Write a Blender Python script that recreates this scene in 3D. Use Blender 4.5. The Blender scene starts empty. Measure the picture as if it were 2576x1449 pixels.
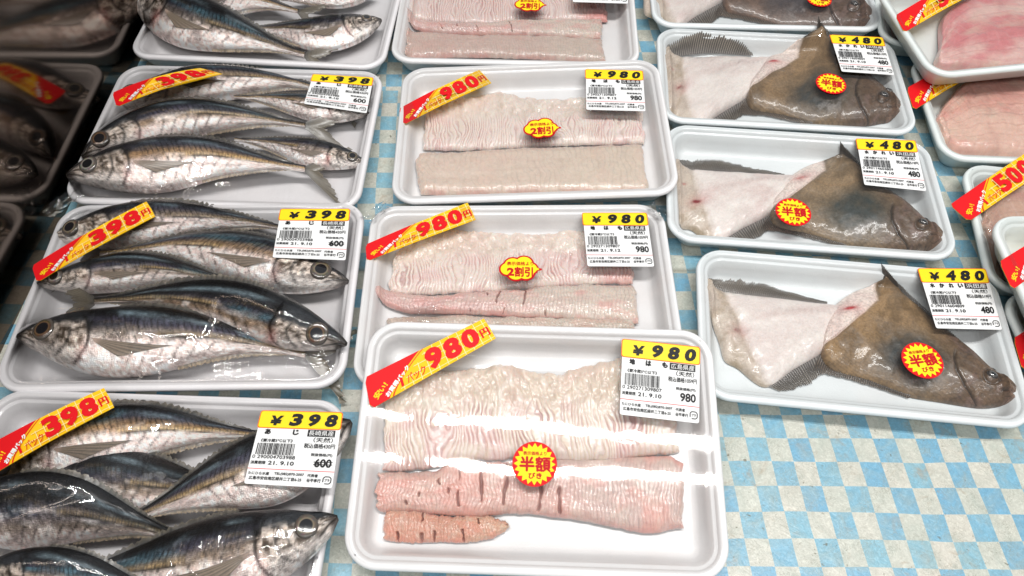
import bpy, math, random
import numpy as np
from mathutils import Vector, Matrix
from mathutils.bvhtree import BVHTree

random.seed(7)
RNG = np.random.default_rng(11)
SC = bpy.context.scene
COL = SC.collection
R = math.radians

# ------------------------------------------------------------------ camera, world, lamps, exposure
PITCH, CAM_H, FOCAL = R(57), 0.545, 1870.0      # looking 57 degrees down, about half a metre above the cloth
cam_d = bpy.data.cameras.new('camera')
cam = bpy.data.objects.new('camera', cam_d)
COL.objects.link(cam)
cam.location = (0, 0, CAM_H)
cam.rotation_euler = (R(90) - PITCH, 0, 0)
cam_d.sensor_width = 36
cam_d.lens = FOCAL / 2576 * 36
cam_d.clip_start = 0.01
cam_d.clip_end = 100
SC.camera = cam

world = bpy.data.worlds.new('World')
SC.world = world
world.use_nodes = True
bg = world.node_tree.nodes['Background']
bg.inputs[0].default_value = (0.93, 0.96, 1.0, 1)
bg.inputs[1].default_value = 0.38

def tube_lamp(name, a, b, power, w=0.022, col=(1.0, 0.985, 0.96), aim=(0, 0.35, 0)):
    """A fluorescent ceiling tube between the points a and b."""
    a, b = Vector(a), Vector(b)
    ld = bpy.data.lights.new(name, 'AREA')
    ld.shape = 'RECTANGLE'
    ld.size = (b - a).length
    ld.size_y = w
    ld.energy = power
    ld.color = col
    o = bpy.data.objects.new(name, ld)
    COL.objects.link(o)
    o.location = (a + b) / 2
    x = (b - a).normalized()
    z = (o.location - Vector(aim)).normalized()
    y = z.cross(x).normalized()
    z = x.cross(y)
    o.rotation_euler = Matrix((x, y, z)).transposed().to_euler()
    return o

LAMPS = [  # (end, end, power)
    ((-0.287, 0.434, 2.05), (1.10, 0.30, 2.05), 16),
    ((-0.95, 0.500, 2.05), (-0.365, 0.441, 2.05), 4),
    ((-0.283, 0.285, 2.05), (1.10, 0.20, 2.05), 16),
    ((-0.95, 0.330, 2.05), (-0.390, 0.290, 2.05), 4),
    ((-1.0, -0.75, 2.2), (1.2, -0.75, 2.2), 12),
    ((-1.0, -1.25, 2.2), (1.2, -1.25, 2.2), 10),
]
for i_, (a_, b_, p_) in enumerate(LAMPS):
    tube_lamp('ceiling_tube', a_, b_, p_)

SC.view_settings.view_transform = 'Standard'
SC.view_settings.look = 'None'
SC.view_settings.exposure = 0.07
SC.view_settings.gamma = 1.0
SC.render.engine = 'CYCLES'
SC.cycles.max_bounces = 10
SC.cycles.transparent_max_bounces = 16
SC.cycles.caustics_reflective = False
SC.cycles.caustics_refractive = False

# ------------------------------------------------------------------ geometry helpers
cP, sP = math.cos(PITCH), math.sin(PITCH)

def at(px, py, z=0.0):
    """Point of the place at height z that lies on the sight line through (px, py) of the photo at 2576 x 1449."""
    a = (px - 1288.0) / FOCAL
    b = -(py - 724.5) / FOCAL
    d = (a, b * sP + cP, b * cP - sP)
    t = (z - CAM_H) / d[2]
    return np.array((d[0] * t, d[1] * t, z))

def tag(o, label=None, cat=None, group=None, kind=None):
    if label: o['label'] = label
    if cat: o['category'] = cat
    if group: o['group'] = group
    if kind: o['kind'] = kind
    return o

def thing(name, label, cat, loc=(0, 0, 0), group=None):
    o = bpy.data.objects.new(name, None)
    o.empty_display_size = 0.02
    COL.objects.link(o)
    o.location = loc
    return tag(o, label, cat, group)

def origin_of(o):
    v = Vector((0, 0, 0))
    while o is not None:
        v = v + o.location
        o = o.parent
    return v

def mesh_obj(name, verts, faces, mat, parent=None, cols=None, uvs=None, smooth=True):
    """World-space vertices; the object hangs under parent."""
    verts = np.asarray(verts, dtype=float)
    off = np.array(origin_of(parent)) if parent is not None else np.zeros(3)
    me = bpy.data.meshes.new(name)
    me.from_pydata((verts - off).tolist(), [], [tuple(int(i) for i in f) for f in faces])
    if cols is not None:
        a = me.color_attributes.new('Col', 'FLOAT_COLOR', 'POINT')
        c = np.ones((len(verts), 4), dtype=np.float32)
        c[:, :np.asarray(cols).shape[1]] = cols
        a.data.foreach_set('color', c.ravel())
    if uvs is not None:
        a = me.attributes.new('fuv', 'FLOAT_VECTOR', 'POINT')
        a.data.foreach_set('vector', np.asarray(uvs, dtype=np.float32).ravel())
    for m in (mat if isinstance(mat, (list, tuple)) else [mat]):
        me.materials.append(m)
    if smooth:
        me.polygons.foreach_set('use_smooth', [True] * len(me.polygons))
    me.update()
    o = bpy.data.objects.new(name, me)
    COL.objects.link(o)
    if parent is not None:
        o.parent = parent
    return o

def grid_faces(n, m, wrap_u=False, wrap_v=False):
    f = []
    for i in range(n if wrap_u else n - 1):
        i2 = (i + 1) % n
        for j in range(m if wrap_v else m - 1):
            j2 = (j + 1) % m
            f.append((i * m + j, i2 * m + j, i2 * m + j2, i * m + j2))
    return f

def hash3(x, y, z):
    n = (x * 374761393 + y * 668265263 + z * 2147483647 + 974711) & 0xFFFFFFFF
    n = ((n ^ (n >> 13)) * 1274126177) & 0xFFFFFFFF
    n = n ^ (n >> 16)
    return (n & 0xFFFFFF) / float(0xFFFFFF)

def vnoise(x, y, z=0.0):
    """Smooth value noise 0..1, vectorised."""
    x, y, z = np.broadcast_arrays(np.asarray(x, float), np.asarray(y, float), np.asarray(z, float))
    xi, yi, zi = np.floor(x).astype(np.int64), np.floor(y).astype(np.int64), np.floor(z).astype(np.int64)
    fx, fy, fz = x - xi, y - yi, z - zi
    fx = fx * fx * (3 - 2 * fx); fy = fy * fy * (3 - 2 * fy); fz = fz * fz * (3 - 2 * fz)
    r = 0
    for dx in (0, 1):
        for dy in (0, 1):
            for dz in (0, 1):
                w = (fx if dx else 1 - fx) * (fy if dy else 1 - fy) * (fz if dz else 1 - fz)
                r = r + w * hash3(xi + dx, yi + dy, zi + dz)
    return r

def fbm(x, y, z=0.0, oct=3):
    r, a, t = 0, 0.5, 0
    for k in range(oct):
        r = r + a * vnoise(np.asarray(x) * 2 ** k + 17.3 * k, np.asarray(y) * 2 ** k - 9.1 * k, z)
        t += a
        a *= 0.5
    return r / t

def sstep(a, b, x):
    t = np.clip((np.asarray(x, float) - a) / (b - a), 0, 1)
    return t * t * (3 - 2 * t)

def mixc(a, b, t):
    t = np.asarray(t)[..., None]
    return np.asarray(a) * (1 - t) + np.asarray(b) * t

def polyline(pts, n):
    """n points evenly spaced along a Catmull-Rom curve through pts."""
    P = np.asarray(pts, float)
    Q = np.vstack([2 * P[0] - P[1], P, 2 * P[-1] - P[-2]])
    out = []
    for i in range(1, len(Q) - 2):
        for t in np.linspace(0, 1, 24, endpoint=False):
            p0, p1, p2, p3 = Q[i - 1], Q[i], Q[i + 1], Q[i + 2]
            out.append(0.5 * ((2 * p1) + (-p0 + p2) * t + (2 * p0 - 5 * p1 + 4 * p2 - p3) * t * t + (-p0 + 3 * p1 - 3 * p2 + p3) * t ** 3))
    out.append(Q[-2])
    out = np.array(out)
    d = np.concatenate([[0], np.cumsum(np.linalg.norm(np.diff(out, axis=0), axis=1))])
    s = np.linspace(0, d[-1], n)
    return np.stack([np.interp(s, d, out[:, k]) for k in range(out.shape[1])], axis=1)

# ------------------------------------------------------------------ materials
def new_mat(name):
    m = bpy.data.materials.new(name)
    m.use_nodes = True
    nt = m.node_tree
    return m, nt, nt.nodes['Principled BSDF']

def N(nt, t, **kw):
    n = nt.nodes.new(t)
    for k, v in kw.items():
        setattr(n, k, v)
    return n

def math_n(nt, op, a, b=None, c=None):
    n = N(nt, 'ShaderNodeMath', operation=op)
    for i, v in enumerate((a, b, c)):
        if v is None: continue
        if hasattr(v, 'is_linked') or hasattr(v, 'links'):
            nt.links.new(v, n.inputs[i])
        else:
            n.inputs[i].default_value = v
    return n.outputs[0]

def mix_rgb(nt, fac, a, b, mode='MIX'):
    n = N(nt, 'ShaderNodeMix', data_type='RGBA', blend_type=mode)
    for sock, v in ((n.inputs[0], fac), (n.inputs[6], a), (n.inputs[7], b)):
        if hasattr(v, 'links'):
            nt.links.new(v, sock)
        elif isinstance(v, (int, float)):
            sock.default_value = v
        else:
            sock.default_value = (*v, 1)
    return n.outputs[2]

def noise_n(nt, vec, scale, detail=3, rough=0.55, dist=0.0):
    n = N(nt, 'ShaderNodeTexNoise')
    n.inputs['Scale'].default_value = scale
    n.inputs['Detail'].default_value = detail
    n.inputs['Roughness'].default_value = rough
    n.inputs['Distortion'].default_value = dist
    if vec is not None:
        nt.links.new(vec, n.inputs['Vector'])
    return n

def ramp(nt, fac, stops):
    n = N(nt, 'ShaderNodeValToRGB')
    e = n.color_ramp.elements
    while len(e) < len(stops): e.new(0.5)
    for k, (p, c) in enumerate(stops):
        e[k].position = p
        e[k].color = (*c, 1) if not isinstance(c, (int, float)) else (c, c, c, 1)
    nt.links.new(fac, n.inputs[0])
    return n.outputs[0]

def bump(nt, height, strength, distance, bsdf):
    b = N(nt, 'ShaderNodeBump')
    b.inputs['Strength'].default_value = strength
    b.inputs['Distance'].default_value = distance
    nt.links.new(height, b.inputs['Height'])
    nt.links.new(b.outputs[0], bsdf.inputs['Normal'])
    return b

def mat_cloth(name, shift, seam_y):
    m, nt, p = new_mat(name)
    tc = N(nt, 'ShaderNodeTexCoord')
    vec = tc.outputs['Object']
    wob = noise_n(nt, vec, 14, 2)
    sx = N(nt, 'ShaderNodeSeparateXYZ'); nt.links.new(vec, sx.inputs[0])
    wv = N(nt, 'ShaderNodeSeparateXYZ'); nt.links.new(wob.outputs['Color'], wv.inputs[0])
    x, y = sx.outputs[0], sx.outputs[1]
    dx = math_n(nt, 'MULTIPLY', math_n(nt, 'SUBTRACT', wv.outputs[0], 0.5), 0.004)
    dy = math_n(nt, 'MULTIPLY', math_n(nt, 'SUBTRACT', wv.outputs[1], 0.5), 0.004)
    u = math_n(nt, 'ADD', math_n(nt, 'ADD', x, math_n(nt, 'MULTIPLY', y, 0.050)), dx)
    v = math_n(nt, 'ADD', math_n(nt, 'ADD', y, math_n(nt, 'MULTIPLY', x, 0.008)), dy)
    u = math_n(nt, 'ADD', math_n(nt, 'DIVIDE', u, 0.0165), shift[0])
    v = math_n(nt, 'ADD', math_n(nt, 'DIVIDE', v, 0.0192), shift[1])
    cb = N(nt, 'ShaderNodeCombineXYZ'); nt.links.new(u, cb.inputs[0]); nt.links.new(v, cb.inputs[1]); cb.inputs[2].default_value = 0.5
    ch = N(nt, 'ShaderNodeTexChecker'); ch.inputs['Scale'].default_value = 1.0
    ch.inputs['Color1'].default_value = (1, 1, 1, 1); ch.inputs['Color2'].default_value = (0, 0, 0, 1)
    nt.links.new(cb.outputs[0], ch.inputs['Vector'])
    fu = math_n(nt, 'FLOOR', u); fv = math_n(nt, 'FLOOR', v)
    cb2 = N(nt, 'ShaderNodeCombineXYZ'); nt.links.new(fu, cb2.inputs[0]); nt.links.new(fv, cb2.inputs[1])
    wn = N(nt, 'ShaderNodeTexWhiteNoise', noise_dimensions='2D'); nt.links.new(cb2.outputs[0], wn.inputs['Vector'])
    blue = mix_rgb(nt, wn.outputs['Value'], (0.145, 0.335, 0.475), (0.205, 0.395, 0.475))
    white = mix_rgb(nt, wn.outputs['Value'], (0.53, 0.505, 0.44), (0.475, 0.485, 0.425))
    base = mix_rgb(nt, ch.outputs['Fac'], blue, white)
    # creases and grime of the worn cloth
    big = noise_n(nt, vec, 60, 4, 0.6, 0.8)
    base = mix_rgb(nt, math_n(nt, 'MULTIPLY', ramp(nt, big.outputs['Fac'], [(0.42, 0.0), (0.75, 1.0)]), 0.55), base, (0.31, 0.36, 0.315))
    fine = noise_n(nt, vec, 330, 4, 0.65, 1.2)
    base = mix_rgb(nt, 0.28, base, ramp(nt, fine.outputs['Fac'], [(0.25, 0.24), (0.52, 0.56), (0.75, 1.0)]), 'OVERLAY')
    big2 = noise_n(nt, vec, 190, 3, 0.6, 2.2)
    vein = math_n(nt, 'ABSOLUTE', math_n(nt, 'SUBTRACT', big2.outputs['Fac'], 0.5))
    vf = ramp(nt, vein, [(0.0, 1.0), (0.030, 0.0)])
    gate = ramp(nt, noise_n(nt, vec, 55, 2).outputs['Fac'], [(0.46, 0.0), (0.60, 1.0)])
    base = mix_rgb(nt, math_n(nt, 'MULTIPLY', math_n(nt, 'MULTIPLY', vf, gate), 0.62), base, (0.20, 0.20, 0.15))
    spk = noise_n(nt, vec, 240, 2, 0.5, 0.3)
    sp2 = noise_n(nt, vec, 21, 2)
    sf = math_n(nt, 'MULTIPLY', ramp(nt, spk.outputs['Fac'], [(0.66, 0.0), (0.72, 1.0)]), ramp(nt, sp2.outputs['Fac'], [(0.47, 0.0), (0.6, 1.0)]))
    base = mix_rgb(nt, math_n(nt, 'MULTIPLY', sf, 0.75), base, (0.10, 0.09, 0.05))
    rust = noise_n(nt, vec, 85, 3, 0.6, 1.0)
    rf = math_n(nt, 'MULTIPLY', ramp(nt, rust.outputs['Fac'], [(0.56, 0.0), (0.70, 1.0)]), ramp(nt, noise_n(nt, vec, 30, 2).outputs['Fac'], [(0.45, 0.0), (0.6, 1.0)]))
    base = mix_rgb(nt, math_n(nt, 'MULTIPLY', rf, 0.45), base, (0.33, 0.24, 0.15))
    if seam_y is not None:
        s = math_n(nt, 'ABSOLUTE', math_n(nt, 'SUBTRACT', math_n(nt, 'ADD', y, math_n(nt, 'MULTIPLY', wv.outputs[2], 0.004)), seam_y))
        base = mix_rgb(nt, math_n(nt, 'MULTIPLY', ramp(nt, s, [(0.0006, 1.0), (0.0018, 0.0)]), 0.6), base, (0.16, 0.15, 0.11))
    nt.links.new(base, p.inputs['Base Color'])
    p.inputs['Roughness'].default_value = 0.34
    p.inputs['Specular IOR Level'].default_value = 0.5
    h = math_n(nt, 'ADD', math_n(nt, 'MULTIPLY', big.outputs['Fac'], 1.0), math_n(nt, 'MULTIPLY', fine.outputs['Fac'], 0.3))
    bump(nt, h, 0.5, 0.0012, p)
    return m

def mat_foam(name, col):
    m, nt, p = new_mat(name)
    tc = N(nt, 'ShaderNodeTexCoord')
    cell = N(nt, 'ShaderNodeTexVoronoi'); cell.inputs['Scale'].default_value = 900
    nt.links.new(tc.outputs['Object'], cell.inputs['Vector'])
    soft = noise_n(nt, tc.outputs['Object'], 38, 3)
    c = mix_rgb(nt, ramp(nt, soft.outputs['Fac'], [(0.35, 0.0), (0.7, 1.0)]), [k * 0.95 for k in col], col)
    wet = noise_n(nt, tc.outputs['Object'], 17, 3, 0.5, 0.6)
    c = mix_rgb(nt, math_n(nt, 'MULTIPLY', ramp(nt, wet.outputs['Fac'], [(0.52, 0.0), (0.72, 1.0)]), 0.16), c, (0.70, 0.60, 0.56))
    nt.links.new(c, p.inputs['Base Color'])
    p.inputs['Roughness'].default_value = 0.42
    p.inputs['Coat Weight'].default_value = 0.45        # the film stretched over rim and skirt
    p.inputs['Coat Roughness'].default_value = 0.12
    wr = noise_n(nt, tc.outputs['Object'], 130, 4, 0.6, 0.6)
    h = math_n(nt, 'ADD', math_n(nt, 'MULTIPLY', cell.outputs['Distance'], 0.25), wr.outputs['Fac'])
    bump(nt, h, 0.25, 0.0008, p)
    return m

def mat_film():
    m, nt, p = new_mat('cling_film')
    nt.nodes.remove(p)
    out = nt.nodes['Material Output']
    tr = N(nt, 'ShaderNodeBsdfTransparent'); tr.inputs[0].default_value = (0.985, 0.985, 0.985, 1)
    gl = N(nt, 'ShaderNodeBsdfGlossy'); gl.inputs['Roughness'].default_value = 0.03
    fr = N(nt, 'ShaderNodeFresnel'); fr.inputs['IOR'].default_value = 1.48
    tc = N(nt, 'ShaderNodeTexCoord')
    n1 = noise_n(nt, tc.outputs['Object'], 45, 2, 0.5, 0.5)
    mp = N(nt, 'ShaderNodeMapping'); mp.inputs['Rotation'].default_value = (0, 0, R(38)); mp.inputs['Scale'].default_value = (150, 14, 40)
    nt.links.new(tc.outputs['Object'], mp.inputs[0])
    n2 = noise_n(nt, mp.outputs[0], 1.0, 3, 0.6, 0.4)
    at_ = N(nt, 'ShaderNodeAttribute', attribute_name='Col')   # how crumpled the film is here
    sep = N(nt, 'ShaderNodeSeparateColor'); nt.links.new(at_.outputs['Color'], sep.inputs[0])
    wr = math_n(nt, 'MULTIPLY', math_n(nt, 'MULTIPLY', n2.outputs['Fac'], sep.outputs[0]), 1.5)
    h = math_n(nt, 'ADD', math_n(nt, 'MULTIPLY', n1.outputs['Fac'], 0.10), wr)
    b = N(nt, 'ShaderNodeBump'); b.inputs['Strength'].default_value = 0.5; b.inputs['Distance'].default_value = 0.0009
    nt.links.new(h, b.inputs['Height'])
    nt.links.new(b.outputs[0], gl.inputs['Normal'])
    mx = N(nt, 'ShaderNodeMixShader')
    nt.links.new(math_n(nt, 'MULTIPLY', fr.outputs[0], 1.3), mx.inputs[0])
    nt.links.new(tr.outputs[0], mx.inputs[1]); nt.links.new(gl.outputs[0], mx.inputs[2])
    nt.links.new(mx.outputs[0], out.inputs['Surface'])
    return m

def mat_fish():
    m, nt, p = new_mat('fish_skin')
    a = N(nt, 'ShaderNodeAttribute', attribute_name='Col')
    f = N(nt, 'ShaderNodeAttribute', attribute_name='fuv')
    mp = N(nt, 'ShaderNodeMapping'); mp.inputs['Scale'].default_value = (900, 260, 1)
    nt.links.new(f.outputs['Vector'], mp.inputs[0])
    vo = N(nt, 'ShaderNodeTexVoronoi'); vo.inputs['Scale'].default_value = 1.0
    nt.links.new(mp.outputs[0], vo.inputs['Vector'])
    mp2 = N(nt, 'ShaderNodeMapping'); mp2.inputs['Scale'].default_value = (300, 900, 1)
    nt.links.new(f.outputs['Vector'], mp2.inputs[0])
    n1 = noise_n(nt, mp2.outputs[0], 1.0, 4, 0.65)
    c = mix_rgb(nt, 0.85, a.outputs['Color'], ramp(nt, n1.outputs['Fac'], [(0.28, 0.12), (0.5, 0.5), (0.72, 0.92)]), 'OVERLAY')
    c = mix_rgb(nt, 0.25, c, ramp(nt, vo.outputs['Distance'], [(0.0, 0.75), (0.6, 0.35)]), 'OVERLAY')
    nt.links.new(c, p.inputs['Base Color'])
    p.inputs['Metallic'].default_value = 0.6
    p.inputs['Roughness'].default_value = 0.30
    p.inputs['Coat Weight'].default_value = 0.3
    p.inputs['Coat Roughness'].default_value = 0.18
    h = math_n(nt, 'ADD', math_n(nt, 'MULTIPLY', vo.outputs['Distance'], -0.4), n1.outputs['Fac'])
    bump(nt, h, 0.6, 0.0010, p)
    return m

def mat_attr(name, rough=0.4, spec=0.5, sss=0.0, coat=0.0, bump_scale=None, bump_d=0.0006, metallic=0.0, grain=0.0, alpha=1.0, sss_scale=0.004):
    """Colours come from the mesh; fine grain and relief are procedural."""
    m, nt, p = new_mat(name)
    a = N(nt, 'ShaderNodeAttribute', attribute_name='Col')
    c = a.outputs['Color']
    tc = N(nt, 'ShaderNodeTexCoord')
    if grain > 0:
        g = noise_n(nt, tc.outputs['Object'], 700, 4, 0.7)
        c = mix_rgb(nt, grain, c, ramp(nt, g.outputs['Fac'], [(0.3, 0.25), (0.5, 0.5), (0.7, 0.75)]), 'OVERLAY')
    nt.links.new(c, p.inputs['Base Color'])
    p.inputs['Roughness'].default_value = rough
    p.inputs['Specular IOR Level'].default_value = spec
    p.inputs['Metallic'].default_value = metallic
    p.inputs['Coat Weight'].default_value = coat
    p.inputs['Coat Roughness'].default_value = 0.12
    p.inputs['Alpha'].default_value = alpha
    if sss > 0:
        p.inputs['Subsurface Weight'].default_value = sss
        p.inputs['Subsurface Radius'].default_value = (1.0, 0.55, 0.4)
        p.inputs['Subsurface Scale'].default_value = sss_scale
    if bump_scale:
        n = noise_n(nt, tc.outputs['Object'], bump_scale, 4, 0.6, 0.3)
        bump(nt, n.outputs['Fac'], 0.6, bump_d, p)
    return m

def mat_plain(name, col, rough=0.4, coat=0.0, grain=0.04):
    m, nt, p = new_mat(name)
    tc = N(nt, 'ShaderNodeTexCoord')
    n = noise_n(nt, tc.outputs['Object'], 400, 2)
    c = mix_rgb(nt, n.outputs['Fac'], [k * (1 - grain) for k in col], [min(1, k * (1 + grain)) for k in col])
    nt.links.new(c, p.inputs['Base Color'])
    p.inputs['Roughness'].default_value = rough
    p.inputs['Coat Weight'].default_value = coat
    p.inputs['Specular IOR Level'].default_value = 0.22
    return m

M_FILM = mat_film()
M_FISH = mat_fish()
M_FIN = mat_attr('fish_fin', rough=0.35, coat=0.3, grain=0.3, alpha=0.88)
M_EYE = mat_attr('fish_eye', rough=0.12, coat=1.0)
M_HAMO = mat_attr('pike_eel_flesh', rough=0.32, sss=0.5, coat=0.45, bump_scale=420, bump_d=0.0005, grain=0.16, sss_scale=0.006)
M_PINK = mat_attr('fillet_flesh', rough=0.28, sss=0.4, coat=0.45, bump_scale=160, bump_d=0.0008, grain=0.2)
M_FLAT = mat_attr('flounder_skin', rough=0.42, coat=0.35, bump_scale=520, bump_d=0.0005, grain=0.35, sss=0.08)
M_PAPER = mat_plain('label_paper', (0.78, 0.78, 0.775), 0.5)
M_INK = mat_plain('black_ink', (0.012, 0.012, 0.013), 0.5)
M_BAND = mat_plain('yellow_band', (0.92, 0.66, 0.018), 0.4)
M_ORANGE = mat_plain('orange_edge', (0.80, 0.16, 0.012), 0.4)
M_STRIP = mat_plain('golden_yellow_vinyl', (0.86, 0.50, 0.008), 0.6)
M_RED = mat_plain('red_print', (0.68, 0.006, 0.010), 0.6)
M_DEEP = mat_plain('deep_red_print', (0.50, 0.005, 0.010), 0.6)
M_CREAM = mat_plain('pale_grid_print', (0.86, 0.72, 0.33), 0.6)
M_WHITE = mat_plain('white_print', (0.82, 0.82, 0.81), 0.6)
M_GOLD = mat_plain('yellow_print', (0.88, 0.60, 0.012), 0.6)
M_LEMON = mat_plain('lemon_vinyl', (0.92, 0.70, 0.012), 0.6)
FOAM = {'A': mat_foam('white_foam', (0.74, 0.72, 0.73)), 'B': mat_foam('bright_white_foam', (0.80, 0.79, 0.79)),
        'C': mat_foam('cool_white_foam', (0.76, 0.80, 0.81)), 'D': mat_foam('pale_green_white_foam', (0.74, 0.79, 0.77))}

# ------------------------------------------------------------------ the setting: cloth, base under it, dark side panel
def sheet(name, x0, x1, y0, y1, z, mat, nx=2, ny=2):
    xs, ys = np.linspace(x0, x1, nx), np.linspace(y0, y1, ny)
    v = [(x, y, z) for x in xs for y in ys]
    return tag(mesh_obj(name, v, grid_faces(nx, ny), mat, smooth=False), kind='structure')

SEAM = float(at(1190, 228)[1])
sheet('checked_cloth_far', -0.9, 0.95, SEAM - 0.02, 1.35, -0.004, mat_cloth('blue_check_cloth_far', (0.30, 0.15), None))
sheet('checked_cloth', -0.9, 0.95, -0.35, SEAM, 0.0, mat_cloth('blue_check_cloth', (1.455, 0.664), float(at(1700, 676)[1])))

pa, pb = at(322, 158, 0.0255) - (0.012, 0, 0.0255), at(150, 508, 0.0255) - (0.010, 0, 0.0255)
d_ = (pb - pa) / np.linalg.norm(pb - pa)
pn_ = np.array((d_[1], -d_[0], 0)); pn_ = pn_ if pn_[0] < 0 else -pn_
p0, p1 = pa - d_ * 0.9, pa + d_ * 1.1
m_, nt_, p_ = new_mat('dark_polished_steel')
tc_ = N(nt_, 'ShaderNodeTexCoord')
g_ = noise_n(nt_, tc_.outputs['Object'], 9, 4)
nt_.links.new(mix_rgb(nt_, g_.outputs['Fac'], (0.12, 0.094, 0.078), (0.20, 0.162, 0.138)), p_.inputs['Base Color'])
p_.inputs['Metallic'].default_value = 1.0
p_.inputs['Roughness'].default_value = 0.09
bx_ = []
for z in (-0.01, 0.55):
    for q in (p0, p1):
        bx_.append((q[0], q[1], z))
for z in (-0.01, 0.55):
    for q in (p0 + pn_ * 0.012, p1 + pn_ * 0.012):
        bx_.append((q[0], q[1], z))
side = mesh_obj('side_panel', bx_, [(0, 1, 3, 2), (4, 6, 7, 5), (2, 3, 7, 6), (0, 2, 6, 4), (1, 5, 7, 3)], m_, smooth=False)
tag(side, 'dark polished side panel of the display case mirroring the silver fish trays', 'side panel')

# ------------------------------------------------------------------ foam trays
class Tray:
    def __init__(s, name, kind, label, corners=None, near=None, far=None, near_l=None, far_l=None, size=None, base=0.0, far_lift=0.0, right_lift=0.0, r=0.024):
        w, d = size
        s.w, s.d, s.r, s.kind = w, d, r, kind
        H = 0.0255
        lift = base
        zr_n, zr_f = lift + H, lift + H + far_lift
        if corners is not None:
            P = [at(*corners[0], zr_f), at(*corners[1], zr_f), at(*corners[2], zr_n), at(*corners[3], zr_n)]
            c = sum(P) / 4
            ex = (P[1] - P[0]) + (P[2] - P[3])
        elif near_l is not None or far_l is not None:
            k = near_l or far_l
            zz = zr_n if near_l else zr_f
            a, q = at(*k[0], zz), at(*k[1], zz)
            ex = q - a
            e = ex[:2] / np.linalg.norm(ex[:2])
            c = a + np.array((e[0], e[1], 0)) * w / 2 + np.array((-e[1], e[0], 0)) * d / 2 * (1 if near_l else -1)
            c[2] = (zr_n + zr_f) / 2
        elif near is not None:
            a, b = at(*near[0], zr_n), at(*near[1], zr_n)
            ex = b - a
            e = ex[:2] / np.linalg.norm(ex[:2])
            c = (a + b) / 2 + np.array((-e[1], e[0], 0)) * d / 2
            c[2] = (zr_n + zr_f) / 2
        else:
            a, b = at(*far[0], zr_f), at(*far[1], zr_f)
            ex = b - a
            e = ex[:2] / np.linalg.norm(ex[:2])
            c = (a + b) / 2 - np.array((-e[1], e[0], 0)) * d / 2
            c[2] = (zr_n + zr_f) / 2
        ang = math.atan2(ex[1], ex[0])
        tl = math.asin(far_lift / d)
        s.M = np.array(Matrix.Rotation(ang, 3, 'Z') @ Matrix.Rotation(tl, 3, 'X') @ Matrix.Rotation(-math.asin(right_lift / w), 3, 'Y'))
        c = c + np.array((0, 0, right_lift / 2))
        s.c = c                                  # centre of the rim plane
        s.root = thing('wrapped_tray', label, 'food tray', s.world([[0, 0, -H]])[0], group='wrapped fish trays on the cloth')
        s.H = H
        s.contents = []
        s.body()

    def world(s, P):
        return np.asarray(P, float) @ s.M.T + s.c

    def local(s, P):
        return (np.asarray(P, float) - s.c) @ s.M

    def plane_at(s, px, py, up=0.0):
        """Where the sight line through a photo point meets the rim plane raised by up."""
        o = np.array((0, 0, CAM_H)); d = at(px, py, 0) - o
        n = s.M[:, 2]
        t = ((s.c + n * up - o) @ n) / (d @ n)
        return o + d * t

    def floor_at(s, L):
        """Height of the tray's inner surface (from the rim plane) under local points."""
        L = np.asarray(L, float)
        far = L[..., 1] - s.d / 2
        side = np.abs(L[..., 0]) - s.w / 2
        z = lambda q: np.interp(-q, [0.0, 0.004, 0.0074, 0.0100, 0.0125, 0.0150, 0.0172, 0.0205, 0.0300], [0.0, 0.0, -0.0032, -0.0040, -0.0105, -0.0172, -0.0200, -0.0215, -0.0220])
        return np.maximum(z(far), np.minimum(z(side), -0.014))

    def sit(s, px, py, extra):
        """The sight point lying extra above the tray's inner surface."""
        h = -0.022 + extra
        for _ in range(14):
            P = s.plane_at(px, py, h)
            h = 0.5 * h + 0.5 * (float(s.floor_at(s.local([P])[0])) + extra)
        return s.plane_at(px, py, h)

    def loop(s, inset, n=10):
        r = max(s.r - inset, 0.004)
        hx, hy = s.w / 2 - inset, s.d / 2 - inset
        pts = []
        for (cx, cy, a0) in ((hx - r, hy - r, 0), (-hx + r, hy - r, 90), (-hx + r, -hy + r, 180), (hx - r, -hy + r, 270)):
            for k in range(n + 1):
                a = R(a0 + 90 * k / n)
                pts.append((cx + r * math.cos(a), cy + r * math.sin(a)))
            # straight run filled in for smooth noise
        return np.array(pts)

    def body(s):
        H = s.H
        prof = [(0.016, -H), (0.0125, -H + 0.0012), (0.0035, -0.0075), (0.0022, -0.0055), (0.0004, -0.0048), (0.0, -0.0036), (0.0003, -0.0017), (0.0014, -0.0005),
                (0.0030, 0.0), (0.0050, -0.0001), (0.0064, -0.0011), (0.0070, -0.0026), (0.0074, -0.0032), (0.0092, -0.0034), (0.0100, -0.0040),
                (0.0125, -0.0105), (0.0150, -0.0172), (0.0172, -0.0200), (0.0205, -0.0215), (0.0300, -0.0220)]
        V, F = [], []
        loops = [s.loop(i) for i, _ in prof]
        n = len(loops[0])
        for (ins, z), L in zip(prof, loops):
            w = 0.0004 * (vnoise(L[:, 0] * 40 + 5 * len(V), L[:, 1] * 40, 3.3) - 0.5)
            V += [(x, y, z + ww) for (x, y), ww in zip(L, w)]
        for k in range(len(prof) - 1):
            for i in range(n):
                j = (i + 1) % n
                F.append((k * n + i, k * n + j, (k + 1) * n + j, (k + 1) * n + i))
        F.append(tuple((len(prof) - 1) * n + i for i in range(n)))
        F.append(tuple(reversed(range(n))))
        s.tray = mesh_obj('foam_body', s.world(V), F, FOAM[s.kind], s.root)

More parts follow.
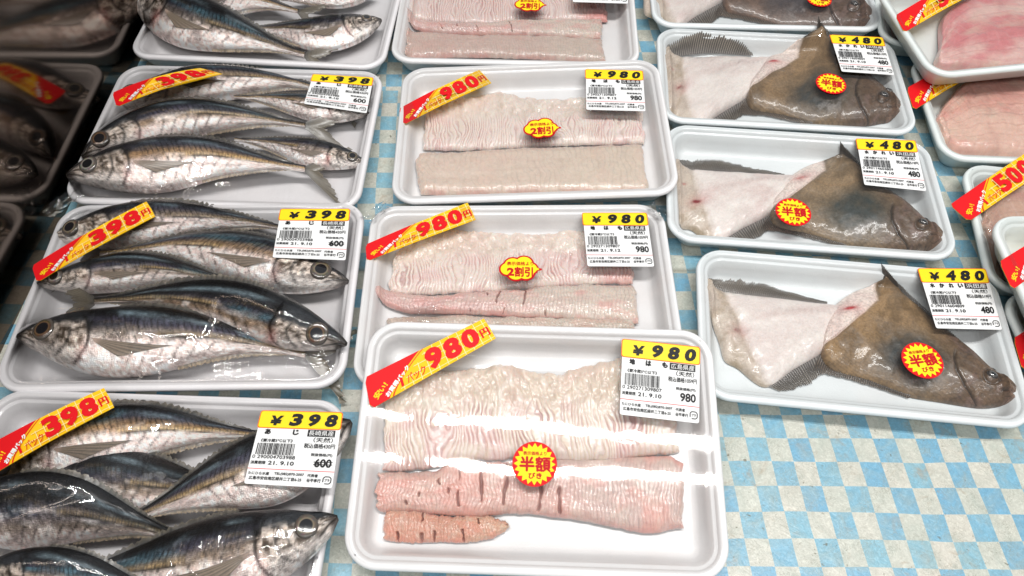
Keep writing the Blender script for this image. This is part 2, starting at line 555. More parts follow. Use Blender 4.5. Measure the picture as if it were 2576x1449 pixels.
    def film(s, crumple=0.15, sag=0.0002, relax=380, seed=0, patches=()):
        """Cling film stretched over the rim and over whatever stands higher, built by letting it down onto the contents."""
        step = 0.0015
        nx, ny = int(s.w / step) + 1, int(s.d / step) + 1
        X, Y = np.meshgrid(np.linspace(-s.w / 2 + 0.003, s.w / 2 - 0.003, nx), np.linspace(-s.d / 2 + 0.003, s.d / 2 - 0.003, ny), indexing='ij')
        r = s.r - 0.003
        qx = np.abs(X) - (s.w / 2 - 0.003 - r); qy = np.abs(Y) - (s.d / 2 - 0.003 - r)
        dist = np.hypot(np.maximum(qx, 0), np.maximum(qy, 0)) - r
        outside = dist > 0
        k = np.where(outside & (qx > 0) & (qy > 0), r / np.maximum(np.hypot(qx, qy), 1e-9), 1.0)
        X = np.where(outside & (qx > 0) & (qy > 0), np.sign(X) * ((s.w / 2 - 0.003 - r) + qx * k), X)
        Y = np.where(outside & (qx > 0) & (qy > 0), np.sign(Y) * ((s.d / 2 - 0.003 - r) + qy * k), Y)
        low = np.full(X.shape, -0.02)
        dn = -Vector(s.M[:, 2])
        for o in s.contents:
            me = o.data
            off = np.array(origin_of(o))
            vs = [tuple(np.array(v.co) + off) for v in me.vertices]
            bv = BVHTree.FromPolygons(vs, [tuple(p.vertices) for p in me.polygons])
            L = s.local(vs)
            mn, mx = L.min(0), L.max(0)
            if mx[2] < -0.003: continue
            P = s.world(np.stack([X, Y, np.full(X.shape, 0.1)], -1))
            for i in range(nx):
                for j in range(ny):
                    if mn[0] <= X[i, j] <= mx[0] and mn[1] <= Y[i, j] <= mx[1]:
                        h = bv.ray_cast(Vector(P[i, j]), dn)
                        if h[0] is not None:
                            low[i, j] = max(low[i, j], 0.1 - h[3])
        low = np.minimum(low, 0.035)
        fixed = (dist > -0.004)
        z = np.maximum(low + 0.0008, 0.0006)
        z[fixed] = np.maximum(0.0006, np.where(low[fixed] > 0, low[fixed] + 0.0008, 0.0006))
        for it in range(relax):
            zz = z.copy()
            zz[1:-1, 1:-1] = (z[2:, 1:-1] + z[:-2, 1:-1] + z[1:-1, 2:] + z[1:-1, :-2]) / 4
            zz = np.maximum(zz, low + 0.0008)
            zz[fixed] = z[fixed]
            z = zz
        inner = sstep(0, 0.05, -dist)
        touch = np.clip(1 - (z - low) / 0.006, 0, 1)
        z = z - sag * inner * (1 - touch) + 0.00025 * (fbm(X * 26 + seed * 7.7, Y * 26, seed) - 0.5) * inner
        cr = np.full(X.shape, crumple)
        for (px, py, rad, amt) in patches:
            c = s.local([s.plane_at(px, py, 0.004)])[0]
            cr = cr + amt * np.exp(-((X - c[0]) ** 2 + (Y - c[1]) ** 2) / rad ** 2)
        # folds: the film gathers towards the rim where it drops from the contents
        for (px, py, rad, amt) in patches:
            c = s.local([s.plane_at(px, py, 0.004)])[0]
            for k in range(10):
                ang = R(RNG.uniform(-40, 40))
                cx, cy = c[0] + RNG.normal(0, rad * 0.7), c[1] + RNG.normal(0, rad * 0.35)
                u_ = (X - cx) * math.cos(ang) + (Y - cy) * math.sin(ang)
                w_ = -(X - cx) * math.sin(ang) + (Y - cy) * math.cos(ang) + 0.0012 * np.sin(u_ * 260 + k)
                ln_ = rad * RNG.uniform(0.35, 0.8)
                z = z + amt * RNG.uniform(0.0008, 0.0017) * np.exp(-(u_ / ln_) ** 2) * np.exp(-(w_ / 0.0042) ** 2) * inner
        s.fx, s.fy, s.fz = X, Y, z
        V = s.world(np.stack([X, Y, z], -1).reshape(-1, 3))
        cols = np.repeat(np.clip(cr.reshape(-1, 1), 0, 3), 3, axis=1)
        s.wrap = mesh_obj('plastic_wrap', V, grid_faces(nx, ny), M_FILM, s.root, cols=cols)

    def film_top(s, P):
        """Highest film height (above the rim plane) under a set of world points."""
        L = s.local(P)
        x0, x1, y0, y1 = L[:, 0].min(), L[:, 0].max(), L[:, 1].min(), L[:, 1].max()
        q = (s.fx >= x0) & (s.fx <= x1) & (s.fy >= y0) & (s.fy <= y1)
        return float(s.fz[q].max()) if q.any() else 0.001

def film_scrap(tray, px, py, w, d, ang, seed, up=0.004):
    c = tray.plane_at(px, py, up)
    k = 22
    U, V = np.meshgrid(np.linspace(-0.5, 0.5, k), np.linspace(-0.5, 0.5, k), indexing='ij')
    x = U * w * (0.8 + 0.5 * fbm(V * 4 + seed, U * 0, seed)); y = V * d
    h = 0.007 * (fbm(U * 6 + seed, V * 5, seed, 3) - 0.5) + 0.003 * np.abs(((U * 5 + 1.5 * fbm(V * 4, U * 3, seed)) % 1) - 0.5)
    ca, sa = math.cos(ang), math.sin(ang)
    L = np.stack([x * ca - y * sa, x * sa + y * ca, h], -1)
    P = c + L @ tray.M.T
    mesh_obj('film_end', P.reshape(-1, 3), grid_faces(k, k), M_FILM, tray.root, cols=np.full((k * k, 3), 1.2))

# ------------------------------------------------------------------ lettering
_tc = {}
def glyphs(txt, bold=0.0):
    """Flat outline of a text, unit em height: (verts, faces, x0, x1, y0, y1)."""
    k = (txt, bold)
    if k not in _tc:
        c = bpy.data.curves.new('lettering', 'FONT')
        c.body = txt
        c.resolution_u = 3
        c.offset = bold
        o = bpy.data.objects.new('lettering', c)
        me = bpy.data.meshes.new_from_object(o)
        v = np.array([tuple(q.co) for q in me.vertices])[:, :2] if len(me.vertices) else np.zeros((1, 2))
        f = [tuple(p.vertices) for p in me.polygons]
        _tc[k] = (v, f)
        bpy.data.objects.remove(o); bpy.data.curves.remove(c); bpy.data.meshes.remove(me)
    return _tc[k]

class Print:
    """Collects flat shapes in a label's own units (x right 0..1, y down 0..1)."""
    def __init__(s):
        s.v, s.f = [], []
    def add(s, v, f, lift=0.0):
        b = len(s.v)
        s.v += [(q[0], q[1], lift) for q in v]
        s.f += [tuple(b + i for i in q) for q in f]
    def rect(s, x0, y0, x1, y1, r=0.0, n=4):
        if r <= 0:
            s.add([(x0, y0), (x1, y0), (x1, y1), (x0, y1)], [(3, 2, 1, 0)])
        else:
            p = []
            for cx, cy, a0 in ((x1 - r, y0 + r, -90), (x1 - r, y1 - r, 0), (x0 + r, y1 - r, 90), (x0 + r, y0 + r, 180)):
                for k in range(n + 1):
                    a = R(a0 + 90 * k / n); p.append((cx + r * math.cos(a), cy + r * math.sin(a)))
            s.add(p, [tuple(reversed(range(len(p))))])
    def poly(s, p):
        s.add(p, [tuple(range(len(p)))])
    def line(s, a, b, w):
        a, b = np.array(a, float), np.array(b, float)
        d = (b - a) / max(np.linalg.norm(b - a), 1e-9); n = np.array((-d[1], d[0])) * w / 2
        s.add([a + n, b + n, b - n, a - n], [(0, 1, 2, 3)])
    def text(s, txt, x0, y0, x1, y1, bold=0.0, shear=0.0, fat=0.0):
        """Fill the box x0..x1, y0..y1 with the text (y0 is its top); rot turns it about its lower left corner."""
        v, f = glyphs(txt, bold)
        mn, mx = v.min(0), v.max(0)
        u = (v - mn) / np.maximum(mx - mn, 1e-6)
        w, h = x1 - x0, y1 - y0
        X = u[:, 0] * w + shear * u[:, 1] * h
        Y = u[:, 1] * h
        k = 0
        for ox, oy in ([(0, 0)] if not fat else [(0, 0), (fat, 0), (-fat, 0), (0, fat), (0, -fat)]):
            s.add(np.stack([x0 + X + ox, y1 - Y + oy], 1), f, k * 0.00003)
            k += 1

class Surface:
    """Maps label units onto a (slightly curved) patch with four world corners: TL, TR, BR, BL."""
    def __init__(s, tl, tr, br, bl, nrm, curl=0.0):
        s.q = [np.array(k, float) for k in (tl, tr, br, bl)]
        s.n = np.array(nrm, float); s.curl = curl
    def __call__(s, uv, up):
        uv = np.asarray(uv, float)
        if uv.shape[1] > 2: up = up + uv[:, 2:3]
        u, v = uv[:, :1], uv[:, 1:2]
        p = (1 - v) * ((1 - u) * s.q[0] + u * s.q[1]) + v * ((1 - u) * s.q[3] + u * s.q[2])
        return p + s.n * (up + s.curl * 4 * (u - 0.5) ** 2 + 0.0)

def print_obj(name, pr, surf, up, mat, parent):
    if not pr.v: return None
    V = surf(pr.v, up)
    return mesh_obj(name, V, pr.f, mat, parent, smooth=False)

def sheet_obj(name, outline, surf, up, mat, parent, thick=0.00025):
    """A cut piece of paper or vinyl with a real edge."""
    o = np.asarray(outline, float)
    n = len(o)
    V = np.vstack([surf(o, up), surf(o, up - thick)])
    F = [tuple(range(n)), tuple(reversed(range(n, 2 * n)))] + [(i, n + i, n + (i + 1) % n, (i + 1) % n) for i in range(n)]
    return mesh_obj(name, V, F, mat, parent, smooth=False)

def round_rect(x0, y0, x1, y1, rx, ry, n=5):
    p = []
    for cx, cy, a0 in ((x1 - rx, y0 + ry, -90), (x1 - rx, y1 - ry, 0), (x0 + rx, y1 - ry, 90), (x0 + rx, y0 + ry, 180)):
        for k in range(n + 1):
            a = R(a0 + 90 * k / n); p.append((cx + rx * math.cos(a), cy + ry * math.sin(a)))
    return p

def place_quad(tray, quad, pad=0.0007):
    up = 0.002
    for _ in range(3):
        P = np.array([tray.plane_at(x, y, up) for x, y in quad])
        up = max(0.0012, tray.film_top(P) + pad)
    return [tray.plane_at(x, y, up) for x, y in quad]

def price_label(tray, quad, price, name_txt, place, taxed, code, until, small, strike=False):
    S = Surface(*place_quad(tray, quad), tray.M[:, 2], curl=-0.0004)
    lab = sheet_obj('price_label', round_rect(0, 0, 1, 1, 0.03, 0.03), S, 0.0, M_PAPER, tray.root)
    U = 0.00022
    b = Print(); b.rect(-0.015, -0.02, 1.005, 0.235, 0.035); print_obj('band_edge', b, S, U * 0.5, M_ORANGE, lab)
    b = Print(); b.rect(-0.003, -0.008, 0.993, 0.223, 0.03); print_obj('price_band', b, S, U, M_BAND, lab)
    k = Print()
    n = len(price)
    x0 = 0.115
    cells = ['¥'] + list(price)
    cw = (0.97 - x0) / len(cells)
    for i, ch in enumerate(cells):
        xa = x0 + cw * i
        if ch == '¥':
            k.text(ch, xa + 0.005, 0.055, xa + cw * 0.74, 0.195, bold=0.045, shear=0.12)
        else:
            k.text(ch, xa + cw * 0.16, 0.022, xa + cw * 0.84, 0.198, bold=0.055, shear=0.18)
    print_obj('price_figures', k, S, U * 2, M_INK, lab)
    t = Print()
    m = len(name_txt)
    for i, ch in enumerate(name_txt):
        xa = 0.10 + i * (0.34 if m == 2 else 0.42 / max(m - 1, 1))
        t.text(ch, xa, 0.25, xa + 0.065, 0.318, fat=0.005)
    t.rect(0.615, 0.243, 0.945, 0.335)
    t.text('（天然）', 0.70, 0.348, 0.93, 0.412, fat=0.0010)
    t.text('《要冷蔵5℃以下》', 0.075, 0.385, 0.455, 0.43, fat=0.0010)
    t.text('税込価格' + taxed + '円', 0.60, 0.43, 0.965, 0.495, fat=0.0010)
    t.text('税抜価格(円)', 0.70, 0.56, 0.95, 0.605, fat=0.0010)
    t.text(small, 0.755, 0.63, 0.955, 0.745, bold=0.03)
    t.text(code, 0.02, 0.61, 0.52, 0.655, fat=0.0006)
    t.text('消費期限', 0.015, 0.69, 0.19, 0.735, fat=0.0010)
    t.text(until, 0.22, 0.685, 0.52, 0.738, bold=0.02)
    t.text('たにひら水産', 0.02, 0.835, 0.26, 0.875, fat=0.0010)
    t.text('TEL(082)870-2007', 0.32, 0.835, 0.66, 0.875, fat=0.0010)
    t.text('代表者', 0.70, 0.835, 0.82, 0.875, fat=0.0010)
    t.text('広島市安佐南区緑井二丁目6-25', 0.04, 0.895, 0.64, 0.94, fat=0.0010)
    t.text('谷平孝行', 0.70, 0.895, 0.86, 0.94, fat=0.0010)
    # recycling mark: a rounded square of strokes with プラ
    x0, y0, x1, y1 = 0.885, 0.86, 0.975, 0.95
    w = 0.012
    for a, c in (((x0 + .02, y0), (x1 - .02, y0)), ((x1, y0 + .02), (x1, y1 - .02)), ((x1 - .02, y1), (x0 + .02, y1)), ((x0, y1 - .02), (x0, y0 + .02)),
                 ((x0 + .02, y0), (x0, y0 + .02)), ((x1 - .02, y0), (x1, y0 + .02)), ((x1, y1 - .02), (x1 - .02, y1))):
        t.line(a, c, w)
    t.text('プラ', x0 + 0.018, y0 + 0.028, x1 - 0.018, y1 - 0.028, fat=0.001)
    if strike:
        for yy in (0.672, 0.705):
            t.line((0.745, yy + 0.004), (0.965, yy), 0.009)
    print_obj('printed_text', t, S, U * 1.2, M_INK, lab)
    b = Print()
    rr = random.Random(hash(code) & 0xffff)
    x = 0.045
    while x < 0.485:
        wb = rr.choice((0.005, 0.005, 0.009, 0.013))
        b.rect(x, 0.445, min(x + wb, 0.49), 0.602)
        x += wb + rr.choice((0.005, 0.007, 0.010))
    print_obj('barcode', b, S, U * 1.2, M_INK, lab)
    w = Print()
    w.text(place, 0.63, 0.253, 0.93, 0.325)
    print_obj('origin_text', w, S, U * 2.2, M_WHITE, lab)
    r_ = Print(); r_.rect(0.0, 0.79, 1.0, 0.797); print_obj('red_rule', r_, S, U * 1.2, M_RED, lab)
    return lab

def strip_pts(n=14):
    return np.linspace(0, 1, n)

def bargain_sticker(tray, quad, price, curl=-0.002, asp=0.24):
    S = Surface(*place_quad(tray, quad), tray.M[:, 2], curl=curl)
    U = 0.00022
    xs = np.linspace(0, 1, 15)
    out = [(x + (0.012 if x == 0 else 0), 0.0) for x in xs] + [(1.0, 0.1)] + [(x, 1.0) for x in xs[::-1]]
    lab = sheet_obj('bargain_sticker', [(0.0, 0.16), (0.018, 0.0)] + [(x, 0.0) for x in xs[1:]] + [(1.004, 0.5)] + [(x, 1.0) for x in xs[:0:-1]] + [(0.03, 1.0), (0.0, 0.86)], S, 0.0, M_STRIP, tray.root)
    def bound(v, sh):
        return 0.15 + sh + 0.30 * (1 - v) ** 1.35       # curved edge of the red end
    g = Print()
    for x in np.linspace(0.2, 0.97, 12):
        v_hi = 0.0
        vs = np.linspace(0, 1, 9)
        for a, b in zip(vs[:-1], vs[1:]):
            if x > bound(a, 0.075) and x > bound(b, 0.075):
                g.rect(x - 0.0028, a, x + 0.0028, b)
    for v in (0.18, 0.42, 0.66, 0.9):
        xa = bound(v, 0.08)
        for a, b in zip(np.linspace(xa, 1, 10)[:-1], np.linspace(xa, 1, 10)[1:]):
            g.rect(a, v - 0.011, b, v + 0.011)
    print_obj('pale_grid', g, S, U, M_CREAM, lab)
    r_ = Print()
    vs = np.linspace(0, 1, 13)
    pl, pr_ = [], []
    for v in vs:
        xl = 0.0 if 0.16 <= v <= 0.86 else (0.018 * (1 - v / 0.16) if v < 0.16 else 0.03 * (v - 0.86) / 0.14)
        m = 8
        row = [(xl + (bound(v, 0.0) - xl) * k / m, v) for k in range(m + 1)]
        pl.append(row)
    for a, b in zip(pl[:-1], pl[1:]):
        for k in range(len(a) - 1):
            r_.add([a[k], a[k + 1], b[k + 1], b[k]], [(3, 2, 1, 0)])
    for a, b in zip(vs[:-1], vs[1:]):
        r_.add([(bound(a, 0.022), a), (bound(a, 0.034), a), (bound(b, 0.034), b), (bound(b, 0.022), b)], [(3, 2, 1, 0)])
    print_obj('red_end', r_, S, U, M_RED, lab)
    # lettering in strip units: x along, y down, one unit of y is asp units of x
    t = Print()
    digits = Print()
    w = 0.45
    x0 = 0.462
    n = len(price)
    for i, ch in enumerate(price):
        xa = x0 + i * w / n
        digits.text(ch, xa + 0.008, 0.10, xa + w / n - 0.008, 0.88, bold=0.055)
    digits.text('円', 0.922, 0.38, 0.985, 0.74, fat=0.004)
    for i, ch in enumerate('1パック'):
        xa = 0.252 + i * 0.052
        digits.text(ch, xa, 0.56 if ch != 'ッ' else 0.64, xa + (0.045 if i else 0.02), 0.86, bold=0.008)
    print_obj('price_figures', digits, S, U * 2, M_RED, lab)
    def slanted(pr, txt, px, py, size, ang, bold, gap=1.0):
        ca, sa = math.cos(ang), math.sin(ang)
        for i, ch in enumerate(txt):
            v, f = glyphs(ch, bold)
            k = size * (0.86 if ch in 'ッい' else 1.0)
            X = v[:, 0] * k + i * size * gap
            Y = (v[:, 1] - 0.1) * k
            XX = px + X * ca - Y * sa
            YY = X * sa + Y * ca
            for q_, (ox, oy) in enumerate(((0, 0), (0.0022, 0), (-0.0022, 0), (0, 0.009), (0, -0.009))):
                pr.add(np.stack([XX + ox, py - YY / asp + oy], 1), f, q_ * 0.00003)
    wt = Print(); slanted(wt, 'お買得パック', 0.135, 0.93, 0.042, R(33), 0.0)
    print_obj('white_text', wt, S, U * 2, M_WHITE, lab)
    yt = Print(); slanted(yt, '安い!', 0.055, 0.82, 0.058, R(33), 0.0, 0.92)
    print_obj('yellow_text', yt, S, U * 2, M_GOLD, lab)
    return lab

def discount_sticker(tray, px, py, r, kind, rot=0.0):
    up = 0.003
    for _ in range(3):
        c = tray.plane_at(px, py, up)
        ring = np.array([c + tray.M @ np.array((r * math.cos(a), r * math.sin(a), 0)) for a in np.linspace(0, 6.28, 9)])
        up = tray.film_top(ring) + 0.0007
    c = tray.plane_at(px, py, up)
    ex = tray.M @ np.array((math.cos(rot), math.sin(rot), 0)) * r
    ey = tray.M @ np.array((-math.sin(rot), math.cos(rot), 0)) * r
    S = Surface(c - ex + ey, c + ex + ey, c + ex - ey, c - ex - ey, tray.M[:, 2], curl=-0.0004)
    U = 0.00022
    if kind == 'half':
        o = [(0.5 + 0.5 * math.cos(a), 0.5 + 0.5 * math.sin(a)) for a in np.linspace(0, 2 * math.pi, 48, endpoint=False)]
        lab = sheet_obj('discount_sticker', o[::-1], S, 0.0, M_RED, tray.root)
        st = Print()
        q = []
        for k in range(40):
            rr_ = 0.47 if k % 2 == 0 else 0.375
            a = 2 * math.pi * k / 40
            q.append((0.5 + rr_ * math.cos(a), 0.5 + rr_ * math.sin(a)))
        st.v = [(a_, b_, 0.0) for a_, b_ in [(0.5, 0.5)] + q]
        st.f = [(0, 1 + (k + 1) % 40, 1 + k) for k in range(40)]
        print_obj('starburst', st, S, U, M_LEMON, lab)
        t = Print()
        t.text('表示価格より', 0.24, 0.225, 0.76, 0.31, fat=0.002)
        t.text('びき', 0.37, 0.70, 0.66, 0.825, fat=0.006)
        print_obj('small_text', t, S, U * 2, M_DEEP, lab)
        t = Print()
        t.text('半額', 0.17, 0.345, 0.85, 0.665, fat=0.013)
        print_obj('large_text', t, S, U * 2, M_DEEP, lab)
    else:
        lobes = [(0.34, 0.40, 0.24), (0.62, 0.36, 0.25), (0.22, 0.52, 0.22), (0.42, 0.64, 0.24), (0.66, 0.62, 0.24), (0.78, 0.50, 0.20)]
        def outline(grow):
            pts = []
            for a in np.linspace(0, 2 * math.pi, 96, endpoint=False):
                d = np.array((math.cos(a), math.sin(a))); best = 0
                for cx, cy, rr_ in lobes:
                    m = np.array((cx - 0.5, (cy - 0.5))); rr2 = rr_ + grow
                    b = m @ d; disc = b * b - (m @ m - rr2 * rr2)
                    if disc > 0: best = max(best, b + math.sqrt(disc))
                if abs(a - 0.02) < 0.07 or a > 6.25: best = max(best, 0.56 + grow * 1.6)
                pts.append((0.5 + d[0] * best, 0.5 + d[1] * best))
            return pts
        lab = sheet_obj('discount_sticker', outline(0.0)[::-1], S, 0.0, M_DEEP, tray.root)
        st = Print()
        q = outline(-0.045)
        st.v = [(a_, b_, 0.0) for a_, b_ in [(0.5, 0.5)] + q]
        st.f = [(0, 1 + (k + 1) % 96, 1 + k) for k in range(96)]
        print_obj('cloud_shape', st, S, U, M_LEMON, lab)
        t = Print(); t.text('表示価格より', 0.20, 0.31, 0.85, 0.42, fat=0.002)
        print_obj('small_text', t, S, U * 2, M_DEEP, lab)
        t = Print(); t.text('2', 0.20, 0.49, 0.38, 0.73, bold=0.05); t.text('割引', 0.395, 0.47, 0.83, 0.75, fat=0.009)
        print_obj('large_text', t, S, U * 2, M_DEEP, lab)
    return lab

# ------------------------------------------------------------------ horse mackerel
PS = [0, .03, .08, .15, .27, .4, .55, .7, .82, .92, 1.0]
PU = [.008, .030, .054, .082, .108, .118, .102, .066, .035, .019, .016]
PD = [.009, .034, .060, .090, .124, .132, .104, .062, .032, .018, .015]
PT = [.006, .020, .036, .050, .064, .066, .058, .042, .026, .013, .008]

def smooth_interp(x, xs, ys):
    xs, ys = np.array(xs), np.array(ys)
    m = np.gradient(ys, xs)
    i = np.clip(np.searchsorted(xs, x) - 1, 0, len(xs) - 2)
    h = xs[i + 1] - xs[i]; t = (x - xs[i]) / h
    return (2 * t**3 - 3 * t**2 + 1) * ys[i] + (t**3 - 2 * t**2 + t) * h * m[i] + (-2 * t**3 + 3 * t**2) * ys[i + 1] + (t**3 - t**2) * h * m[i + 1]

def mackerel(tray, label, pts, z=0.018, roll=10, deep=1.0, thick=1.0, dark=0.0, bronze=0.5, seed=0, tail=True, tail_open=1.0, tail_len=0.175, zt=None, pec=True, zend=None, eye_col=0):
    """pts: the fish's mid-line in the photo from snout to tail root, z its height over the cloth (zend: at the tail)."""
    n, m = 190, 64
    bronze = min(1.0, bronze + 0.1)
    zend = z if zend is None else zend
    zs = np.linspace(z, zend, len(pts))
    sp = polyline([at(x, y, zz) for (x, y), zz in zip(pts, zs)], n)
    L = float(np.sum(np.linalg.norm(np.diff(sp, axis=0), axis=1)))
    T_ = np.gradient(sp, axis=0); T_ /= np.linalg.norm(T_, axis=1)[:, None]
    nrm = np.stack([-T_[:, 1], T_[:, 0], np.zeros(n)], 1)
    if nrm[:, 1].mean() < 0: nrm = -nrm
    nrm /= np.linalg.norm(nrm, axis=1)[:, None]
    upv = np.array((0, 0, 1.0))
    rl = R(roll)
    D = math.cos(rl) * nrm + math.sin(rl) * upv
    W = -math.sin(rl) * nrm + math.cos(rl) * upv
    s = np.linspace(0, 1, n)
    up, dn, th = (smooth_interp(s, PS, q) * L for q in (PU, PD, PT))
    up, dn, th = up * deep, dn * deep, th * thick
    cover = 1 + 0.05 * (1 - sstep(0.255, 0.272, s)) * sstep(0.1, 0.2, s)
    ph = np.linspace(0, 2 * math.pi, m, endpoint=False)
    cphi, sphi = np.cos(ph), np.sin(ph)
    hgt = np.where(cphi > 0, up[:, None] * cphi, dn[:, None] * cphi)
    side = th[:, None] * np.sign(sphi) * np.abs(sphi) ** 0.85
    side = side * np.where(np.abs(cphi) < 0.9, cover[:, None], 1)
    V = sp[:, None, :] + D[:, None, :] * hgt[..., None] + W[:, None, :] * side[..., None]
    # flank relief
    S, Vv = np.meshgrid(s, np.zeros(m), indexing='ij')
    Vv = np.where(cphi > 0, cphi, cphi)[None, :] * np.ones((n, 1))
    seedf = seed * 3.71
    lumps = (fbm(S * 14 + seedf, Vv * 3, seedf, 3) - 0.5) * 0.0022
    V = V + W[:, None, :] * (lumps * np.sign(sphi)[None, :] * (1 - np.abs(Vv) ** 4))[..., None]
    # ---- skin colours
    jag = (fbm(S * 40 + seedf, Vv * 5, 2.2 + seedf) - 0.5)
    v = Vv + 0.12 * jag - dark * 0.0
    back = np.array((0.014, 0.016, 0.021)); blue = np.array((0.068, 0.080, 0.092)); bron = np.array((0.36, 0.25, 0.15)) * bronze + np.array((0.25, 0.225, 0.21)) * (1 - bronze)
    silver = np.array((0.77, 0.71, 0.68)); pinkish = np.array((0.78, 0.65, 0.62))
    irid = mixc(blue, (0.10, 0.085, 0.135), fbm(S * 9 + seedf, Vv * 4, 8.1))
    irid = mixc(irid, (0.12, 0.21, 0.25), sstep(0.54, 0.78, fbm(S * 6 - seedf, Vv * 3, 5.1)))
    t0 = -dark
    c = mixc(mixc(silver, pinkish, fbm(S * 7, Vv * 3, 4.4 + seedf)), bron, sstep(-0.25 + t0, 0.10 + t0, v))
    c = mixc(c, irid, sstep(0.12 + t0, 0.42 + t0, v))
    c = mixc(c, np.broadcast_to(back, c.shape), sstep(0.45 + t0, 0.80 + t0, v))
    # myomere bars
    q = S * 46 + np.abs(Vv - 0.1) * 2.2 + 0.6 * fbm(S * 8, Vv * 4, 3 + seedf)
    bar = np.abs((q % 1) - 0.5) * 2
    barf = (1 - sstep(0.0, 0.42, bar)) * sstep(0.28, 0.34, S) * (1 - sstep(0.88, 0.97, S))
    amt = 0.80 * sstep(-0.35, 0.15, Vv) * (1 - sstep(0.75, 0.95, Vv)) * (0.4 + 0.9 * fbm(S * 6 + 3, Vv * 3, seedf))
    c = c * (1 - (barf * amt)[..., None])
    q2 = S * 19 + np.abs(Vv + 0.2) * 1.2 + 0.4 * fbm(S * 5, Vv * 3, 7 + seedf)
    bar2 = (1 - sstep(0.05, 0.30, np.abs((q2 % 1) - 0.5) * 2)) * sstep(0.3, 0.36, S) * (1 - sstep(0.62, 0.8, S)) * (1 - sstep(-0.1, 0.2, Vv)) * sstep(-0.95, -0.6, Vv)
    c = c * (1 - 0.75 * (bar2 * (0.3 + fbm(S * 4, Vv * 4, 9 + seedf)))[..., None])
    hat = np.abs(((S * 62 + 1.4 * fbm(S * 16 + seedf, Vv * 6, 5 + seedf)) % 1) - 0.5) * 2
    hatf = (1 - sstep(0.0, 0.55, hat)) * sstep(0.28, 0.34, S) * sstep(0.05, 0.3, Vv) * (1 - sstep(0.7, 0.92, Vv))
    c = c * (1 - 0.6 * (hatf * sstep(0.38, 0.6, fbm(S * 9 + seedf, Vv * 5, 12)))[..., None])
    sheen = np.exp(-((Vv - 0.62 - 0.08 * np.sin(S * 7)) / 0.10) ** 2) * sstep(0.35, 0.6, fbm(S * 10 + seedf, Vv * 5, 20 + seedf)) * sstep(0.25, 0.35, S) * (1 - sstep(0.75, 0.95, S))
    c = mixc(c, (0.34, 0.42, 0.46), sheen * 0.55)  # broken highlight along the upper back, painted into the skin colour
    pale = sstep(0.5, 0.72, fbm(S * 17 + seedf, Vv * 6, 33)) * sstep(0.2, -0.1, Vv)
    c = mixc(c, (0.90, 0.86, 0.84), pale * 0.45)
    dusk = sstep(0.5, 0.75, fbm(S * 12 - seedf, Vv * 5, 41)) * sstep(0.4, 0.0, Vv)
    c = mixc(c, (0.33, 0.29, 0.28), dusk * 0.45)
    # scute line along the tail half, arching up behind the head
    vl = np.where(S > 0.5, 0.0, 0.42 * (1 - ((S - 0.28) / 0.22) ** 2 * np.sign(S - 0.28)))
    vl = np.where(S > 0.5, 0.0, 0.40 * sstep(0.5, 0.34, S))
    wline = np.where(S > 0.5, 0.10 + 0.25 * sstep(0.6, 1.0, S), 0.035)
    ln = np.exp(-((Vv - vl) / wline) ** 2) * sstep(0.28, 0.31, S)
    tick = 0.5 + 0.5 * np.cos(S * 2 * math.pi * 78)
    gold = mixc((0.62, 0.47, 0.24), (0.14, 0.10, 0.06), tick ** 2 * 0.8)
    c = mixc(c, gold * (0.45 + 0.55 * bronze), ln * np.where(S > 0.5, 0.85, 0.3) * (0.3 + 0.9 * fbm(S * 11 + seedf, Vv * 4, 4)))
    edge = np.exp(-((Vv - vl + wline * 0.9) / 0.03) ** 2) * sstep(0.5, 0.55, S)
    c = c * (1 - 0.75 * edge[..., None])
    # head
    headm = 1 - sstep(0.245, 0.275, S + 0.035 * Vv ** 2)
    mott = fbm(S * 60 + seedf, Vv * 9, 1.1 + seedf, 4)
    cheek = mixc((0.58, 0.52, 0.47), (0.12, 0.09, 0.065), sstep(0.42, 0.62, mott))
    cheek = mixc(cheek, (0.72, 0.68, 0.66), sstep(-0.2, -0.7, Vv) * 0.7)
    cheek = mixc(cheek, (0.055, 0.060, 0.068), sstep(0.30 - dark * 0.6, 0.62 - dark * 0.6, Vv + 0.25 * (mott - 0.5)))
    cheek = mixc(cheek, (0.05, 0.04, 0.035), (1 - sstep(0.015, 0.05, S)) * 0.8)
    c = mixc(c, cheek, headm)
    def arc(s0, k, wdt, v0, v1):
        return np.exp(-((S - (s0 - k * (Vv + 0.1) ** 2)) / wdt) ** 2) * sstep(v0, v0 + 0.15, Vv) * (1 - sstep(v1 - 0.15, v1, Vv))
    c = c * (1 - 0.85 * arc(0.272, 0.07, 0.0065, -0.95, 0.75)[..., None])
    c = c * (1 - 0.8 * arc(0.205, 0.09, 0.006, -0.85, 0.3)[..., None])
    c = c * (1 - 0.6 * arc(0.165, 0.10, 0.005, -0.75, 0.1)[..., None])
    spot = np.exp(-(((S - 0.268) / 0.017) ** 2 + ((Vv - 0.36) / 0.16) ** 2))
    c = mixc(c, (0.012, 0.012, 0.014), spot)
    mouth = np.exp(-((Vv - (-0.05 - (S / 0.075) * 0.55)) / 0.10) ** 2) * (1 - sstep(0.07, 0.085, S))
    c = mixc(c, (0.03, 0.022, 0.02), mouth * 0.85)
    red = np.exp(-(((S - 0.255) / 0.02) ** 2 + ((Vv + 0.55) / 0.3) ** 2)) * (0.5 if seed % 3 == 1 else 0.2)
    c = mixc(c, (0.34, 0.08, 0.06), red)
    c = c * (0.42 + 1.05 * fbm(S * 90 + seedf, Vv * 14, seedf + 6, 3) * (0.55 + 0.9 * fbm(S * 13 - seedf, Vv * 5, seedf + 2)))[..., None]
    c = np.clip(0.34 * (np.maximum(c, 0) / 0.34) ** 1.4, 0.004, 0.93)
